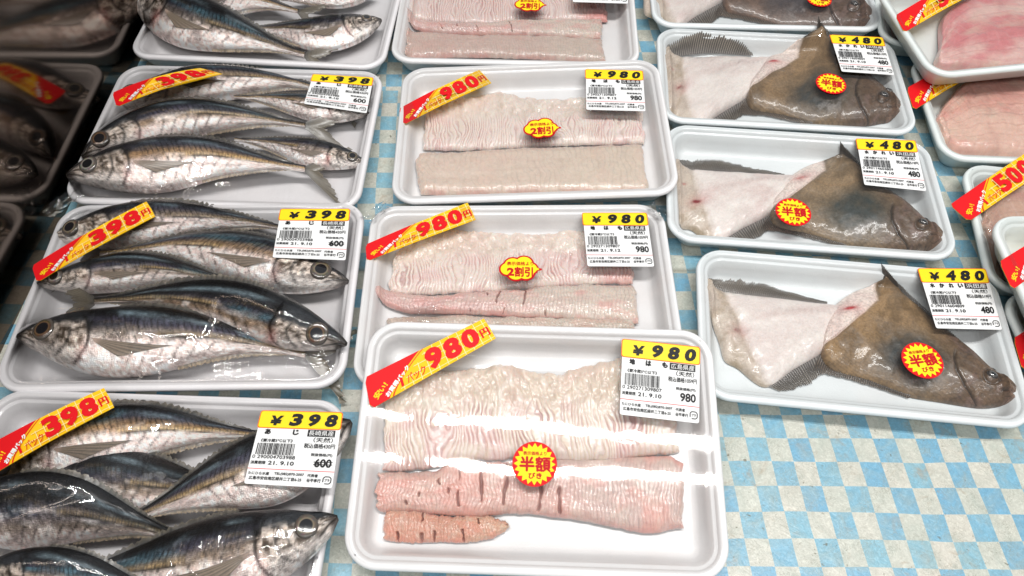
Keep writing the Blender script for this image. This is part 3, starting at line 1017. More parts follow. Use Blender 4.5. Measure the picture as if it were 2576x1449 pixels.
    base_pt = sp[n // 2].copy(); base_pt[2] = max(0.003, float(V[..., 2].min()))
    root = thing('horse_mackerel', label, 'fish', base_pt, group='horse mackerel in the left column of trays')
    F = grid_faces(n, m, wrap_v=True) + [tuple(range(m)), tuple(reversed(range((n - 1) * m, n * m)))]
    uv = np.stack([S * L, Vv * 0.05, np.zeros_like(S)], -1).reshape(-1, 3)
    body = mesh_obj('body', V.reshape(-1, 3), F, M_FISH, root, cols=c.reshape(-1, 3), uvs=uv)
    tray.contents.append(body)

    def surf(ss, vv, lift=0.0):
        """Point on the upper flank at length fraction ss and height vv (-1 belly .. 1 back)."""
        ss = np.clip(np.asarray(ss, float), 0, 1); vv = np.clip(np.asarray(vv, float), -1, 1)
        ip = lambda A: np.stack([np.interp(ss, s, A[:, k]) for k in range(3)], -1)
        P, d, w = ip(sp), ip(D), ip(W)
        h = np.where(vv > 0, np.interp(ss, s, up) * vv, np.interp(ss, s, dn) * vv)
        t = np.interp(ss, s, th) * np.sqrt(np.maximum(0, 1 - vv ** 2)) ** 0.85
        return P + d * h[..., None] + w * (t * np.interp(ss, s, cover) + lift)[..., None]
    # eye: a low dome
    ce, ve, re_ = 0.102, 0.19, 0.039 * L
    c0 = surf(ce, ve); e1 = surf(ce + 0.01, ve) - c0; e1 /= np.linalg.norm(e1)
    e2 = surf(ce, ve + 0.15) - c0; e2 -= e1 * (e1 @ e2); e2 /= np.linalg.norm(e2)
    en = np.cross(e1, e2); en = en if en @ W[10] > 0 else -en
    rings = np.array([0, .25, .46, .52, .62, .74, .86, .94, 1.0, 1.06])
    EV, EC = [], []
    iris = [(0.24, 0.19, 0.13), (0.32, 0.29, 0.25), (0.15, 0.085, 0.045)][eye_col]
    for r_ in rings:
        for a in np.linspace(0, 2 * math.pi, 28, endpoint=False):
            EV.append(c0 + re_ * r_ * (e1 * math.cos(a) + e2 * math.sin(a)) + en * (0.0004 + 0.0013 * math.sqrt(max(0, 1 - min(r_, 1.0) ** 2)) - (0.002 if r_ > 1.0 else 0)))
            if r_ < 0.60: k = (0.006, 0.006, 0.008)
            elif r_ < 0.66: k = [q * 0.8 for q in iris]
            elif r_ < 0.80: k = [q * (0.25 + 0.3 * random.random()) for q in iris]
            else: k = (0.075, 0.062, 0.052)
            EC.append(k)
    mesh_obj('eye', EV, grid_faces(len(rings), 28, wrap_v=True), M_EYE, root, cols=EC)
    # pectoral fin lying on the flank
    if pec:
        nr, nl = 15, 14
        a = np.linspace(0, 1, nr)[:, None] * np.ones((1, nl)); r_ = np.linspace(0, 1, nl)[None, :] * np.ones((nr, 1))
        ln_ = 0.27 - 0.19 * a ** 0.9
        ss = 0.287 + ln_ * r_ + 0.01 * a
        vv = -0.12 - 0.20 * a * (0.5 + 0.5 * r_) - 0.26 * r_
        P = surf(ss, vv, 0.0012)
        ray = 0.5 + 0.5 * np.cos(a * math.pi * 2 * 9 + 2 * jag[:nr, :nl])
        pc = mixc((0.26, 0.20, 0.145), (0.04, 0.034, 0.03), ray * 0.8)
        pc = mixc(pc, (0.50, 0.36, 0.30), (1 - sstep(0.0, 0.2, r_)) * 0.7)
        pc = mixc(pc, (0.05, 0.045, 0.045), (1 - sstep(0.0, 0.10, a)) * 0.7)
        mesh_obj('pectoral_fin', P.reshape(-1, 3), grid_faces(nr, nl), M_FIN, root, cols=pc.reshape(-1, 3))
    # forked tail
    if tail:
        nr, nl = 41, 12
        a = np.linspace(-1, 1, nr)[:, None] * np.ones((1, nl)); r_ = np.linspace(0, 1, nl)[None, :] * np.ones((nr, 1))
        rag = 0.86 + 0.28 * vnoise(np.arange(nr) * 1.9, seed * 5.3, 1)[:, None]
        ln_ = L * tail_len * (0.36 + 0.64 * np.abs(a) ** 1.2) * np.where(r_ > 0.8, 1 - (1 - rag) * (r_ - 0.8) / 0.2, 1)
        tdir, dd, ww = T_[-1], D[-1], W[-1]
        spread = 0.016 + tail_open * (0.05 + 0.085 * np.abs(a)) * r_
        P = sp[-1] + tdir * (ln_ * r_)[..., None] * 1.0 + dd * (a * spread * L)[..., None] + ww * (0.0015 * np.cos(a * 3) * r_ - 0.004 * r_ ** 2 * np.sign(sp[-1][2] - 0.014))[..., None]
        P[..., 2] = np.maximum(P[..., 2], 0.006)
        ray = 0.5 + 0.5 * np.cos(a * math.pi * 17)
        tcol = mixc((0.22, 0.185, 0.13), (0.04, 0.036, 0.03), np.clip(ray * 0.7 + 0.35 * (vnoise(a * 20, r_ * 5, seed) - 0.3), 0, 1))
        tcol = mixc(tcol, (0.05, 0.055, 0.06), (1 - sstep(0.0, 0.35, r_)) * 0.6)
        mesh_obj('tail_fin', P.reshape(-1, 3), grid_faces(nr, nl), M_FIN, root, cols=tcol.reshape(-1, 3))
    # folded dorsal and anal fins: a ragged ridge along the edge
    for nm, sgn, s0, s1, hh in (('dorsal_fin', 1, 0.33, 0.95, 0.020), ('anal_fin', -1, 0.56, 0.94, 0.016)):
        k = 80
        ss = np.linspace(s0, s1, k)
        ip = lambda A: np.stack([np.interp(ss, s, A[:, q]) for q in range(3)], -1)
        P, d, w = ip(sp), ip(D), ip(W)
        h = np.interp(ss, s, up if sgn > 0 else dn)
        env = np.sin(np.linspace(0.12, 1, k) * math.pi) ** 0.5
        tip = hh * L * env * (0.35 + 0.65 * np.abs(np.sin(np.arange(k) * 1.1 + 2 * vnoise(np.arange(k) * .4, seed)))) 
        r0 = P + d * (sgn * h * 0.93)[:, None] + w * (np.interp(ss, s, th) * 0.30)[:, None]
        r1 = P + d * (sgn * (h + tip))[:, None] + w * 0.0012
        fc = np.concatenate([np.tile((0.05, 0.055, 0.06), (k, 1)), np.tile((0.16, 0.14, 0.11), (k, 1)) * (0.5 + RNG.random((k, 1)))])
        if sgn < 0: fc = fc * np.array((2.6, 2.3, 2.0))
        mesh_obj(nm, np.vstack([r0, r1]), [(i, i + 1, k + i + 1, k + i) for i in range(k - 1)], M_FIN, root, cols=np.clip(fc, 0, 0.6))
    return root

# ------------------------------------------------------------------ flesh slabs
def slab(tray, name, label, cat, group, top, bot, h0, thick, colour, relief, mat, nu=300, nv=70, ragged=0.0, seed=0, edge_w=0.010):
    """A cut of flesh between two photo outlines (far edge top, near edge bot), resting h0 above the rim plane's floor."""
    lvl = -tray.H + 0.0036 + h0
    ot, ob = (thick * 0.6, thick * 0.3) if edge_w < 0.015 else (0.001, 0.001)
    tp = polyline([tray.sit(x, y, 0.0012 + h0 + ot) for x, y in top], nu)
    bt = polyline([tray.sit(x, y, 0.0012 + h0 + ob) for x, y in bot], nu)
    nvec = tray.M[:, 2]
    u = np.linspace(0, 1, nu); v = np.linspace(0, 1, nv)
    U, Vv = np.meshgrid(u, v, indexing='ij')
    dv = (bt - tp); dvn = dv / np.linalg.norm(dv, axis=1)[:, None]
    if ragged:
        tp = tp - dvn * ((fbm(u * 26, seed + 0.3, 1, 4) - 0.5) * ragged * 2)[:, None]
        bt = bt + dvn * ((fbm(u * 40, seed + 9.3, 1, 4) - 0.5) * ragged)[:, None]
    P = tp[:, None, :] * (1 - Vv[..., None]) + bt[:, None, :] * Vv[..., None]
    if ragged:
        tan = tp[-1] - tp[0]; tan = tan / np.linalg.norm(tan)
        ll = np.linalg.norm(tp[-1] - tp[0])
        jag = (fbm(Vv * 5 + seed, U * 0 + 2.2, seed, 4) - 0.5) * np.exp(-U * ll / 0.012) + (fbm(Vv * 6 - seed, U * 0 + 5.2, seed, 4) - 0.5) * np.exp(-(1 - U) * ll / 0.012)
        P = P + tan * (jag * 0.007)[..., None]
    wdt = np.linalg.norm(dv, axis=1).mean(); lng = np.linalg.norm(np.diff(tp, axis=0), axis=1).sum()
    e = np.minimum(np.minimum(U, 1 - U) * lng, np.minimum(Vv, 1 - Vv) * wdt)
    edge = np.sqrt(np.clip(1 - (1 - np.clip(e / edge_w, 0, 1)) ** 2, 0, 1))
    rel = relief(U, Vv, lng, wdt)
    hgt = edge * thick * (0.85 + 0.3 * (fbm(U * 8 + seed, Vv * 3, seed) - 0.5)) + rel * np.clip(e / 0.0025, 0, 1)
    base = (P - tray.c) @ nvec
    low = tray.floor_at(tray.local(P)) + 0.0012 + h0
    P = P + nvec * (low - base + np.maximum(hgt, 0.0))[..., None]
    col = np.clip(colour(U, Vv, lng, wdt, rel), 0.003, 0.92)
    ctr = P[nu // 2, nv // 2] - nvec * thick
    root = thing(name, label, cat, ctr, group)
    top_o = mesh_obj('flesh', P.reshape(-1, 3), grid_faces(nu, nv), mat, root, cols=col.reshape(-1, 3))
    tray.contents.append(top_o)
    return root, P, nvec

def eel_curd(seed, cuts=52, lines=0.5, cream=(0.76, 0.665, 0.585), pink=(0.74, 0.545, 0.505), red_right=0.0, wet=0.0):
    """Bone-cut side: curdy far half, combed near half."""
    def field(U, V):
        w = U * cuts + 6.5 * (fbm(U * cuts * 0.13 + seed, V * 1.6, seed) - 0.5) + 2.6 * (fbm(U * cuts * 0.3, V * 3.6, seed + 6) - 0.5) + 0.30 * np.sin(V * 5 + U * 9)
        f = w % 1
        cell = np.floor(w)
        comb = sstep(0.30, 0.58, V + 0.22 * (fbm(U * 9 + seed, V * 2, 4 + seed) - 0.5))
        wid = 0.16 + 0.14 * hash3(cell.astype(np.int64), np.zeros_like(cell, dtype=np.int64) + seed, np.zeros_like(cell, dtype=np.int64))
        groove = 1 - sstep(wid * 0.4, wid, np.minimum(f, 1 - f) * 1.0)
        strength = comb * np.clip(2.6 * fbm(U * 15 + seed, V * 4, 2) - 0.75, 0.0, 1.3)
        return f, cell, comb, groove, strength
    def relief(U, V, lng, wdt):
        f, cell, comb, groove, stg = field(U, V)
        curd = fbm(U * 34 + seed, V * 9, seed + 2, 3)
        curd2 = vnoise(U * 60 + seed, V * 14, seed + 5)
        # rounded cakes on the far half
        cake = np.abs(((U * cuts * 0.5 + 1.2 * fbm(U * 12, V * 6, seed + 3)) % 1) - 0.5) * 2
        r = (1 - comb) * (0.0040 * (curd - 0.5) + 0.0014 * (curd2 - 0.5) - 0.0006 * sstep(0.75, 1.0, cake) * sstep(0.05, 0.3, V))
        tilt = (hash3(cell.astype(np.int64), (V * 0 + 3).astype(np.int64), (V * 0 + seed).astype(np.int64)) - 0.5)
        r = r + comb * (-0.0017 * groove * stg + 0.0007 * tilt + 0.0004 * (f - 0.5) + 0.0014 * (fbm(U * 30, V * 12, seed) - 0.5))
        return r
    def colour(U, V, lng, wdt, rel):
        f, cell, comb, groove, stg = field(U, V)
        n = fbm(U * 11 + seed, V * 4, seed + 1)
        c = mixc(cream, pink, np.clip(0.10 + 0.75 * sstep(0.42, 0.75, n) * (0.35 + comb), 0, 1))
        rib = mixc((0.86, 0.775, 0.74), (0.79, 0.66, 0.635), vnoise(cell * 0.77 + seed, V * 3, 5))
        c = mixc(c, rib, comb * 0.55 * sstep(0.25, 0.6, f))
        c = mixc(c, (0.54, 0.345, 0.325), groove * np.minimum(stg, 1) * min(1.0, lines * 1.5))
        curd = fbm(U * 34 + seed, V * 9, seed + 2, 3)
        c = mixc(c, (0.84, 0.77, 0.70), (1 - comb) * sstep(0.5, 0.75, curd) * 0.5)
        c = mixc(c, (0.60, 0.48, 0.40), (1 - comb) * sstep(0.48, 0.25, curd) * 0.45)
        if red_right:
            q = sstep(0.80, 0.95, U + 0.08 * (n - 0.5)) * sstep(0.2, 0.6, V)
            c = mixc(c, (0.66, 0.27, 0.24), q * red_right)
        return c
    return relief, colour

def eel_skin(seed, slits=(), tone=(0.66, 0.455, 0.42), tone2=(0.68, 0.575, 0.50), fade=0.45, cuts=75, mot=1.0):
    """Smooth side with faint cross lines and a few dark slits: (u, v0, v1, width)."""
    def slit_f(U, V, lng):
        g = np.zeros_like(U)
        for (u0, v0, v1, w) in slits:
            wob = 0.003 * np.sin(V * 9 + u0 * 40) + 0.008 * (vnoise(V * 7, u0 * 33) - 0.5)
            g = np.maximum(g, np.exp(-(((U - u0 - wob) * lng) / (w * 0.55 * (0.35 + 1.1 * vnoise(V * 9, u0 * 71))) ) ** 2) * sstep(v0 - 0.03, v0 + 0.04, V) * (1 - sstep(v1 - 0.04, v1 + 0.03, V)))
        return g
    def relief(U, V, lng, wdt):
        ln = np.abs(((U * cuts + 2.6 * fbm(U * 12, V * 3, seed)) % 1) - 0.5) * 2
        hump = 0.0012 * np.sin(np.clip(V, 0, 1) * math.pi)
        scal = 0.0007 * np.abs(np.sin(U * cuts * 1.2)) * sstep(0.75, 0.95, V)
        return hump - (0.00012 + 0.0003 * min(1, mot)) * sstep(0.6, 1.0, ln) + (0.0007 + 0.0005 * mot) * (fbm(U * 18 + seed, V * 6, seed) - 0.5) + (0.0003 + 0.0001 * mot) * (fbm(U * 70, V * 22, seed + 3) - 0.5) - 0.0032 * slit_f(U, V, lng) + scal
    def colour(U, V, lng, wdt, rel):
        n = fbm(U * 7 + seed, V * 4, seed + 3)
        c = mixc(tone, tone2, np.clip(sstep(fade - 0.25, fade + 0.45, U + 0.5 * (n - 0.5)) + 0.35 * sstep(0.3, 0.0, V), 0, 1))
        c = mixc(c, (0.47, 0.36, 0.32), 0.4 * sstep(0.22, 0.0, V))
        ln = np.abs(((U * cuts + 2.6 * fbm(U * 12, V * 3, seed)) % 1) - 0.5) * 2
        c = c * (1 - (0.06 + 0.10 * min(1, mot)) * sstep(0.6, 1.0, ln) * sstep(0.3, 0.6, fbm(U * 9 + 5, V * 4, seed)))[..., None]
        c = mixc(c, np.array(tone) * np.array((1.08, 0.86, 0.84)), 0.55 * mot * sstep(0.5, 0.72, fbm(U * 10 + seed, V * 3.2, seed + 11)))
        c = mixc(c, (0.72, 0.62, 0.53), 0.25 * mot * sstep(0.52, 0.72, fbm(U * 26 + seed, V * 5, seed + 12)))
        ln2 = np.abs(((V * 5 + 0.6 * fbm(U * 6, V * 3, seed + 8)) % 1) - 0.5) * 2
        c = mixc(c, np.array(tone) * np.array((0.92, 0.74, 0.74)), 0.14 * sstep(0.7, 1.0, ln2) * (1 - sstep(0.55, 0.9, U)))
        c = mixc(c, (0.60, 0.27, 0.25), 0.45 * (sstep(0.10, 0.0, V) + sstep(0.90, 1.0, V)) * sstep(0.35, 0.6, fbm(U * 14 + seed, V * 2, seed + 15)))
        c = mixc(c, (0.24, 0.095, 0.085), slit_f(U, V, lng) * 0.8)
        c = c * (0.95 + (0.15 + 0.12 * mot) * (fbm(U * 70, V * 20, seed) - 0.4))[..., None]
        return c
    return relief, colour

# ------------------------------------------------------------------ flounder: a head half lying over a tail half
def affine(src, dst):
    A = np.array([[*p, 1] for p in src], float)
    return np.linalg.solve(A, np.array(dst, float)).T          # 2 x 3

def fin_strip(tray, name, base, outer, parent, seed, lvl_b, lvl_o, rag=0.35, nu=260, dark=(0.030, 0.025, 0.021), light=(0.20, 0.17, 0.135), rays=34, lean=0.02):
    nv = 9
    fl0 = -tray.H + 0.0036
    b = polyline([tray.sit(x, y, lvl_b - fl0) for x, y in base], nu)
    o = polyline([tray.sit(x, y, lvl_o - fl0) for x, y in outer], nu)
    u = np.linspace(0, 1, nu); v = np.linspace(0, 1, nv)
    U, V = np.meshgrid(u, v, indexing='ij')
    ph = u * rays + 1.6 * fbm(u * 9, seed, 0.5)
    PH = U * rays + 1.6 * fbm(U * 9, U * 0 + seed, 0.5)
    saw = np.abs((ph % 1) - 0.5) * 2
    cell = np.floor(ph)
    rl = hash3(cell.astype(np.int64), (cell * 0 + seed).astype(np.int64), (cell * 0).astype(np.int64))
    cut = 1 - rag * (saw ** 2) * (0.15 + 0.85 * vnoise(u * 11, seed + 4)) - rag * 0.55 * rl * vnoise(u * 6, seed + 2) - 0.10 * vnoise(u * 30, seed + 1)
    ul = np.clip(u + lean, 0, 1)
    oo = np.stack([np.interp(ul, u, o[:, k]) for k in range(3)], 1)
    P = b[:, None, :] + (o - b)[:, None, :] * (V * cut[:, None])[..., None] + (oo - o)[:, None, :] * ((V ** 2) * cut[:, None])[..., None]
    ray = sstep(0.2, 0.85, np.abs((PH % 1) - 0.5) * 2)
    c = mixc(dark, light, np.clip(ray * (0.25 + 0.75 * vnoise(U * 7, V * 2, seed)) + 0.2 * V - 0.1, 0, 1))
    c = mixc(c, (0.33, 0.31, 0.30), 0.6 * (1 - sstep(0.0, 0.55, V)) * (0.3 + 0.7 * ray))
    P = P + tray.M[:, 2] * (0.0007 * (1 - ray) * np.sin(V * 3))[..., None]
    return mesh_obj(name, P.reshape(-1, 3), grid_faces(nu, nv), M_FIN, parent, cols=c.reshape(-1, 3))

def flounder(tray, ctrl, head_label, tail_label, seed=0, brown=(0.31, 0.195, 0.095), dark_head=0.35, patch=(0.032, 0.036, 0.034), tall_fin=None, white_line=1.0, blush=0.2, wound2=True, head_h=0.015):
    """ctrl: where the tail corner, snout and back apex of the model fish lie in the photo."""
    A = affine([(180, 455), (2310, 1270), (1440, 470)], ctrl)
    px = lambda pts: [tuple(A @ np.array((x, y, 1.0))) for x, y in pts]
    grp = 'cut flounders in the right column of trays'
    def lerp_q(top, bot, nu, nv):
        a, b = polyline(top, nu), polyline(bot, nu)
        V = np.linspace(0, 1, nv)[None, :, None]
        return a[:, None, :] * (1 - V) + b[:, None, :] * V
    nu, nv = 260, 130
    # ---- tail half, white underside up
    top = [(180, 455), (330, 548), (700, 585), (1000, 625), (1180, 640)]
    bot = [(182, 480), (235, 680), (300, 880), (340, 1010), (430, 1065), (620, 1192), (820, 1070), (1060, 935)]
    Q = lerp_q(top, bot, nu, nv)
    x, y = Q[..., 0], Q[..., 1]
    def t_rel(U, V, lng, wdt):
        fold = np.exp(-(((x - (330 + (y - 560) * 0.42)) / 26) ** 2))
        return 0.0026 * (fbm(x / 160 + seed, y / 120, seed) - 0.5) - 0.0016 * fold + 0.0008 * (fbm(x / 40, y / 30, seed) - 0.5)
    def t_col(U, V, lng, wdt, rel):
        n = fbm(x / 150 + seed, y / 110, seed + 1)
        c = mixc((0.82, 0.755, 0.71), (0.76, 0.675, 0.635), sstep(0.3, 0.7, n))
        c = mixc(c, (0.64, 0.47, 0.44), blush * sstep(0.45, 0.7, fbm(x / 210 + 3, y / 160, seed + 5)))
        cutface = sstep(30, -30, x - (330 + (y - 560) * 0.42))
        c = mixc(c, (0.52, 0.43, 0.34), cutface * 0.8)
        c = mixc(c, (0.40, 0.31, 0.22), cutface * 0.6 * sstep(0.5, 0.7, fbm(x / 50, y / 60, seed + 2)))
        ll = np.exp(-((y - (690 + (x - 600) * 0.06)) / 16) ** 2) * sstep(600, 760, x)
        c = c * (1 - 0.16 * ll * (0.5 + 0.5 * np.sin(x / 6.5)))[..., None]
        mid = np.exp(-((y - (760 - (x - 500) * 0.16)) / 34) ** 2) * sstep(420, 600, x)
        c = mixc(c, (0.60, 0.45, 0.42), mid * 0.45)
        edge = sstep(60, 0, np.abs(x - (430 + (y - 1060) * 1.35))) * sstep(1000, 1060, y)
        c = mixc(c, (0.24, 0.18, 0.10), edge * 0.6)
        w = np.exp(-(((x - 415) / 26) ** 2 + ((y - 850) / 14) ** 2))
        wh = np.exp(-(((x - 425) / 62) ** 2 + ((y - 850) / 50) ** 2))
        c = mixc(c, (0.52, 0.20, 0.19), wh * 0.5)
        c = mixc(c, (0.20, 0.008, 0.012), np.clip(w * 1.6, 0, 1))
        if wound2:
            w2 = np.exp(-(((x - 300) / 18) ** 2 + ((y - 700) / 10) ** 2))
            c = mixc(c, (0.40, 0.08, 0.07), w2 * 0.7)
        c = mixc(c, (0.50, 0.42, 0.36), 0.5 * sstep(0.5, 0.75, fbm(x / 60, y / 50, seed + 21)) * (0.12 + cutface))
        return c * (0.91 + 0.18 * fbm(x / 12, y / 9, seed))[..., None]
    tr, P, nv_ = slab(tray, 'flounder_tail_piece', tail_label, 'fish piece', grp, px(top), px(bot), 0.0, 0.012, t_col, t_rel, M_FLAT, nu=nu, nv=nv, seed=seed, edge_w=0.022)
    fl = -tray.H + 0.0036
    if tall_fin:
        fin_strip(tray, 'fringe_fin', tall_fin[0], tall_fin[1], tr, seed + 1, fl + 0.004, fl + 0.003, rag=0.3, rays=44, light=(0.36, 0.31, 0.25))
    else:
        fin_strip(tray, 'fringe_fin', px([(215, 468), (330, 556), (700, 592), (1040, 628)]), px([(185, 448), (500, 452), (800, 540), (1040, 608)]), tr, seed + 1, fl + 0.003, fl + 0.003, rag=0.32, rays=64, light=(0.24, 0.20, 0.155), lean=0.06)
    fin_strip(tray, 'belly_fin', px([(630, 1180), (800, 1075), (1010, 955)]), px([(720, 1228), (905, 1190), (1030, 1090)]), tr, seed + 2, fl + 0.003, fl + 0.002, rag=0.15, rays=26)
    # ---- head half, brown side up, its cut face towards the tail
    top = [(985, 935), (992, 860), (1025, 755), (1080, 645), (1200, 552), (1340, 492), (1425, 448), (1440, 430), (1462, 446), (1530, 520), (1640, 630), (1760, 738), (2000, 940), (2190, 1110), (2285, 1212), (2312, 1268)]
    bot = [(985, 945), (1000, 1010), (1050, 1070), (1150, 1108), (1300, 1150), (1450, 1205), (1600, 1258), (1800, 1292), (2050, 1332), (2180, 1328), (2265, 1308), (2312, 1280)]
    Q2 = lerp_q(top, bot, nu, nv)
    X, Y = Q2[..., 0], Q2[..., 1]
    xb = np.interp(Y.ravel(), [430, 585, 700, 930, 1000], [1440, 1432, 1335, 1005, 940]).reshape(Y.shape)
    white = sstep(12, -12, X - xb)
    gill = np.exp(-((X - np.interp(Y.ravel(), [1000, 1090, 1150, 1240, 1325], [1905, 1880, 1885, 1940, 2040]).reshape(Y.shape)) / 9) ** 2) * sstep(1000, 1060, Y)
    mouthl = np.exp(-((Y - (1262 + (X - 2200) * 0.10)) / 8) ** 2) * sstep(2150, 2200, X)
    lid = np.exp(-((np.hypot((X - 2115) / 1.25, Y - 1182) - 46) / 9) ** 2)
    dk = np.exp(-(((X - 1620) / 230) ** 2 + ((Y - 1050 - (X - 1600) * 0.25) / 150) ** 2))
    def h_rel(U, V, lng, wdt):
        r = 0.0025 * np.exp(-(((X - 1950) / 260) ** 2 + ((Y - 1130) / 150) ** 2)) + 0.0024 * np.exp(-((np.hypot((X - 2115) / 1.2, Y - 1182)) / 48) ** 2)
        r = r - 0.0022 * gill - 0.0018 * mouthl - 0.0012 * lid - 0.0016 * np.exp(-((X - xb) / 14) ** 2) * (Y < 960)
        return r + 0.0014 * (fbm(X / 140 + seed, Y / 120, seed) - 0.5) + 0.0004 * (fbm(X / 34, Y / 26, seed + 2) - 0.5)
    def h_col(U, V, lng, wdt, rel):
        n = fbm(X / 120 + seed, Y / 100, seed + 7)
        c = mixc(brown, np.array(brown) * 0.62, sstep(0.35, 0.7, n))
        far = sstep(1700, 1980, X)
        c = mixc(c, (0.105, 0.060, 0.036), far * (0.55 + dark_head))
        c = mixc(c, (0.20, 0.125, 0.105), far * 0.5 * sstep(0.5, 0.7, fbm(X / 60, Y / 60, seed + 4)))
        c = mixc(c, patch, np.clip(dk * 1.5, 0, 0.95) * (0.85 + 0.4 * (fbm(X / 50, Y / 40, seed + 8) - 0.3)))
        c = mixc(c, (0.34, 0.31, 0.29), 0.5 * np.exp(-(((X - 1690) / 130) ** 2 + ((Y - 1190) / 50) ** 2)) * sstep(0.4, 0.6, fbm(X / 30, Y / 26, seed + 3)))
        c = mixc(c, (0.30, 0.19, 0.10), 0.5 * np.exp(-((Y - (720 + (X - 1350) * 0.28) - 60 * np.exp(-((X - 1560) / 90) ** 2)) / 10) ** 2) * (X > 1340) * (X < 1720))
        wc = mixc((0.78, 0.665, 0.60), (0.72, 0.58, 0.53), sstep(0.35, 0.7, fbm(X / 80, Y / 70, seed + 6)))
        rs = np.exp(-(((X - 1222) / 46) ** 2 + ((Y - 668) / 13) ** 2))
        wc = mixc(wc, (0.55, 0.22, 0.20), np.exp(-(((X - 1222) / 110) ** 2 + ((Y - 668) / 48) ** 2)) * 0.45)
        wc = mixc(wc, (0.42, 0.03, 0.035), np.clip(rs * 1.3, 0, 1) * white_line)
        c = mixc(c, wc, white)
        c = c * (1 - 0.75 * gill - 0.0)[..., None]
        c = c * (1 - 0.7 * np.clip(mouthl + lid * 0.7, 0, 1))[..., None]
        lip = sstep(2190, 2230, X) * sstep(1235, 1255, Y)
        c = mixc(c, (0.26, 0.15, 0.10), lip * 0.45)
        rays_ = np.abs(((Y - 0.55 * X) / 17 + 0.5 * fbm(X / 60, Y / 60, seed)) % 1 - 0.5) * 2
        rim = sstep(0.035, 0.0, (1 - V) * wdt * 3) * (1 - white)
        c = c * (1 - 0.35 * sstep(0.6, 1, rays_) * np.clip(1 - (1 - V) * wdt / 0.02, 0, 1) * (1 - white))[..., None]
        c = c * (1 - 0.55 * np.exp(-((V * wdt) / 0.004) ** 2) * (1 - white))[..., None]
        wr = np.abs(fbm(X / 70 + 0.4 * Y / 70, Y / 28, seed + 13, 3) - 0.5)
        c = c * (1 - 0.5 * sstep(0.05, 0.0, wr) * far)[..., None]
        return c * (0.62 + 0.74 * fbm(X / 11, Y / 9, seed, 3))[..., None]
    hd, P, nrm = slab(tray, 'flounder_head_piece', head_label, 'fish piece', grp, px(top), px(bot), 0.0, head_h, h_col, h_rel, M_FLAT, nu=nu, nv=nv, seed=seed + 9, edge_w=0.026)
    fin_strip(tray, 'back_fin', px([(1432, 470), (1490, 500), (1570, 570), (1760, 745), (1980, 925)]), px([(1402, 335), (1478, 420), (1590, 540), (1782, 718), (1994, 912)]), hd, seed + 3, fl + 0.003, fl + 0.005, rag=0.3, rays=60, light=(0.12, 0.095, 0.07))
    fin_strip(tray, 'anal_fin', px([(985, 965), (1150, 1062), (1320, 1125), (1610, 1248)]), px([(925, 1098), (1120, 1130), (1300, 1178), (1590, 1272)]), hd, seed + 4, fl + 0.004, fl + 0.002, rag=0.12, rays=46, light=(0.20, 0.15, 0.11))
    fin_strip(tray, 'fin_spike', px([(1424, 486), (1462, 490), (1520, 530)]), px([(1398, 318), (1440, 385), (1512, 468)]), hd, seed + 6, fl + 0.003, fl + 0.007, rag=0.12, rays=12, light=(0.08, 0.065, 0.05))
    # eyes: domes set into the head
    flat = np.stack([X.ravel(), Y.ravel()], 1); Pf = P.reshape(-1, 3)
    def eye(cx, cy, rx, nm, pupil):
        i = int(np.argmin(((flat - (cx, cy)) ** 2).sum(1)))
        c0 = Pf[i]
        w = np.linalg.norm(Pf[int(np.argmin(((flat - (cx + 40, cy)) ** 2).sum(1)))] - c0) / 40
        e1 = np.array(tray.M[:, 0]) * 0.86 - np.array(tray.M[:, 1]) * 0.5; e2 = np.cross(nrm, e1)
        rings = np.array([0, .2, .38, .5, .62, .75, .88, 1.0])
        EV, EC = [], []
        for r_ in rings:
            for a in np.linspace(0, 2 * math.pi, 24, endpoint=False):
                EV.append(c0 + rx * w * r_ * (e1 * math.cos(a) + e2 * 0.68 * math.sin(a)) + nrm * (0.0020 * math.sqrt(max(0, 1 - r_ * r_)) - 0.0002))
                EC.append(pupil if r_ < 0.45 else ((0.10, 0.095, 0.09) if r_ < 0.72 else (0.035, 0.028, 0.026)))
        mesh_obj(nm, EV, grid_faces(len(rings), 24, wrap_v=True), M_EYE, hd, cols=EC)
    eye(2115, 1180, 48, 'eye', (0.008, 0.010, 0.014))
    eye(2176, 1112, 24, 'eye', (0.02, 0.018, 0.016))
    return tr, hd

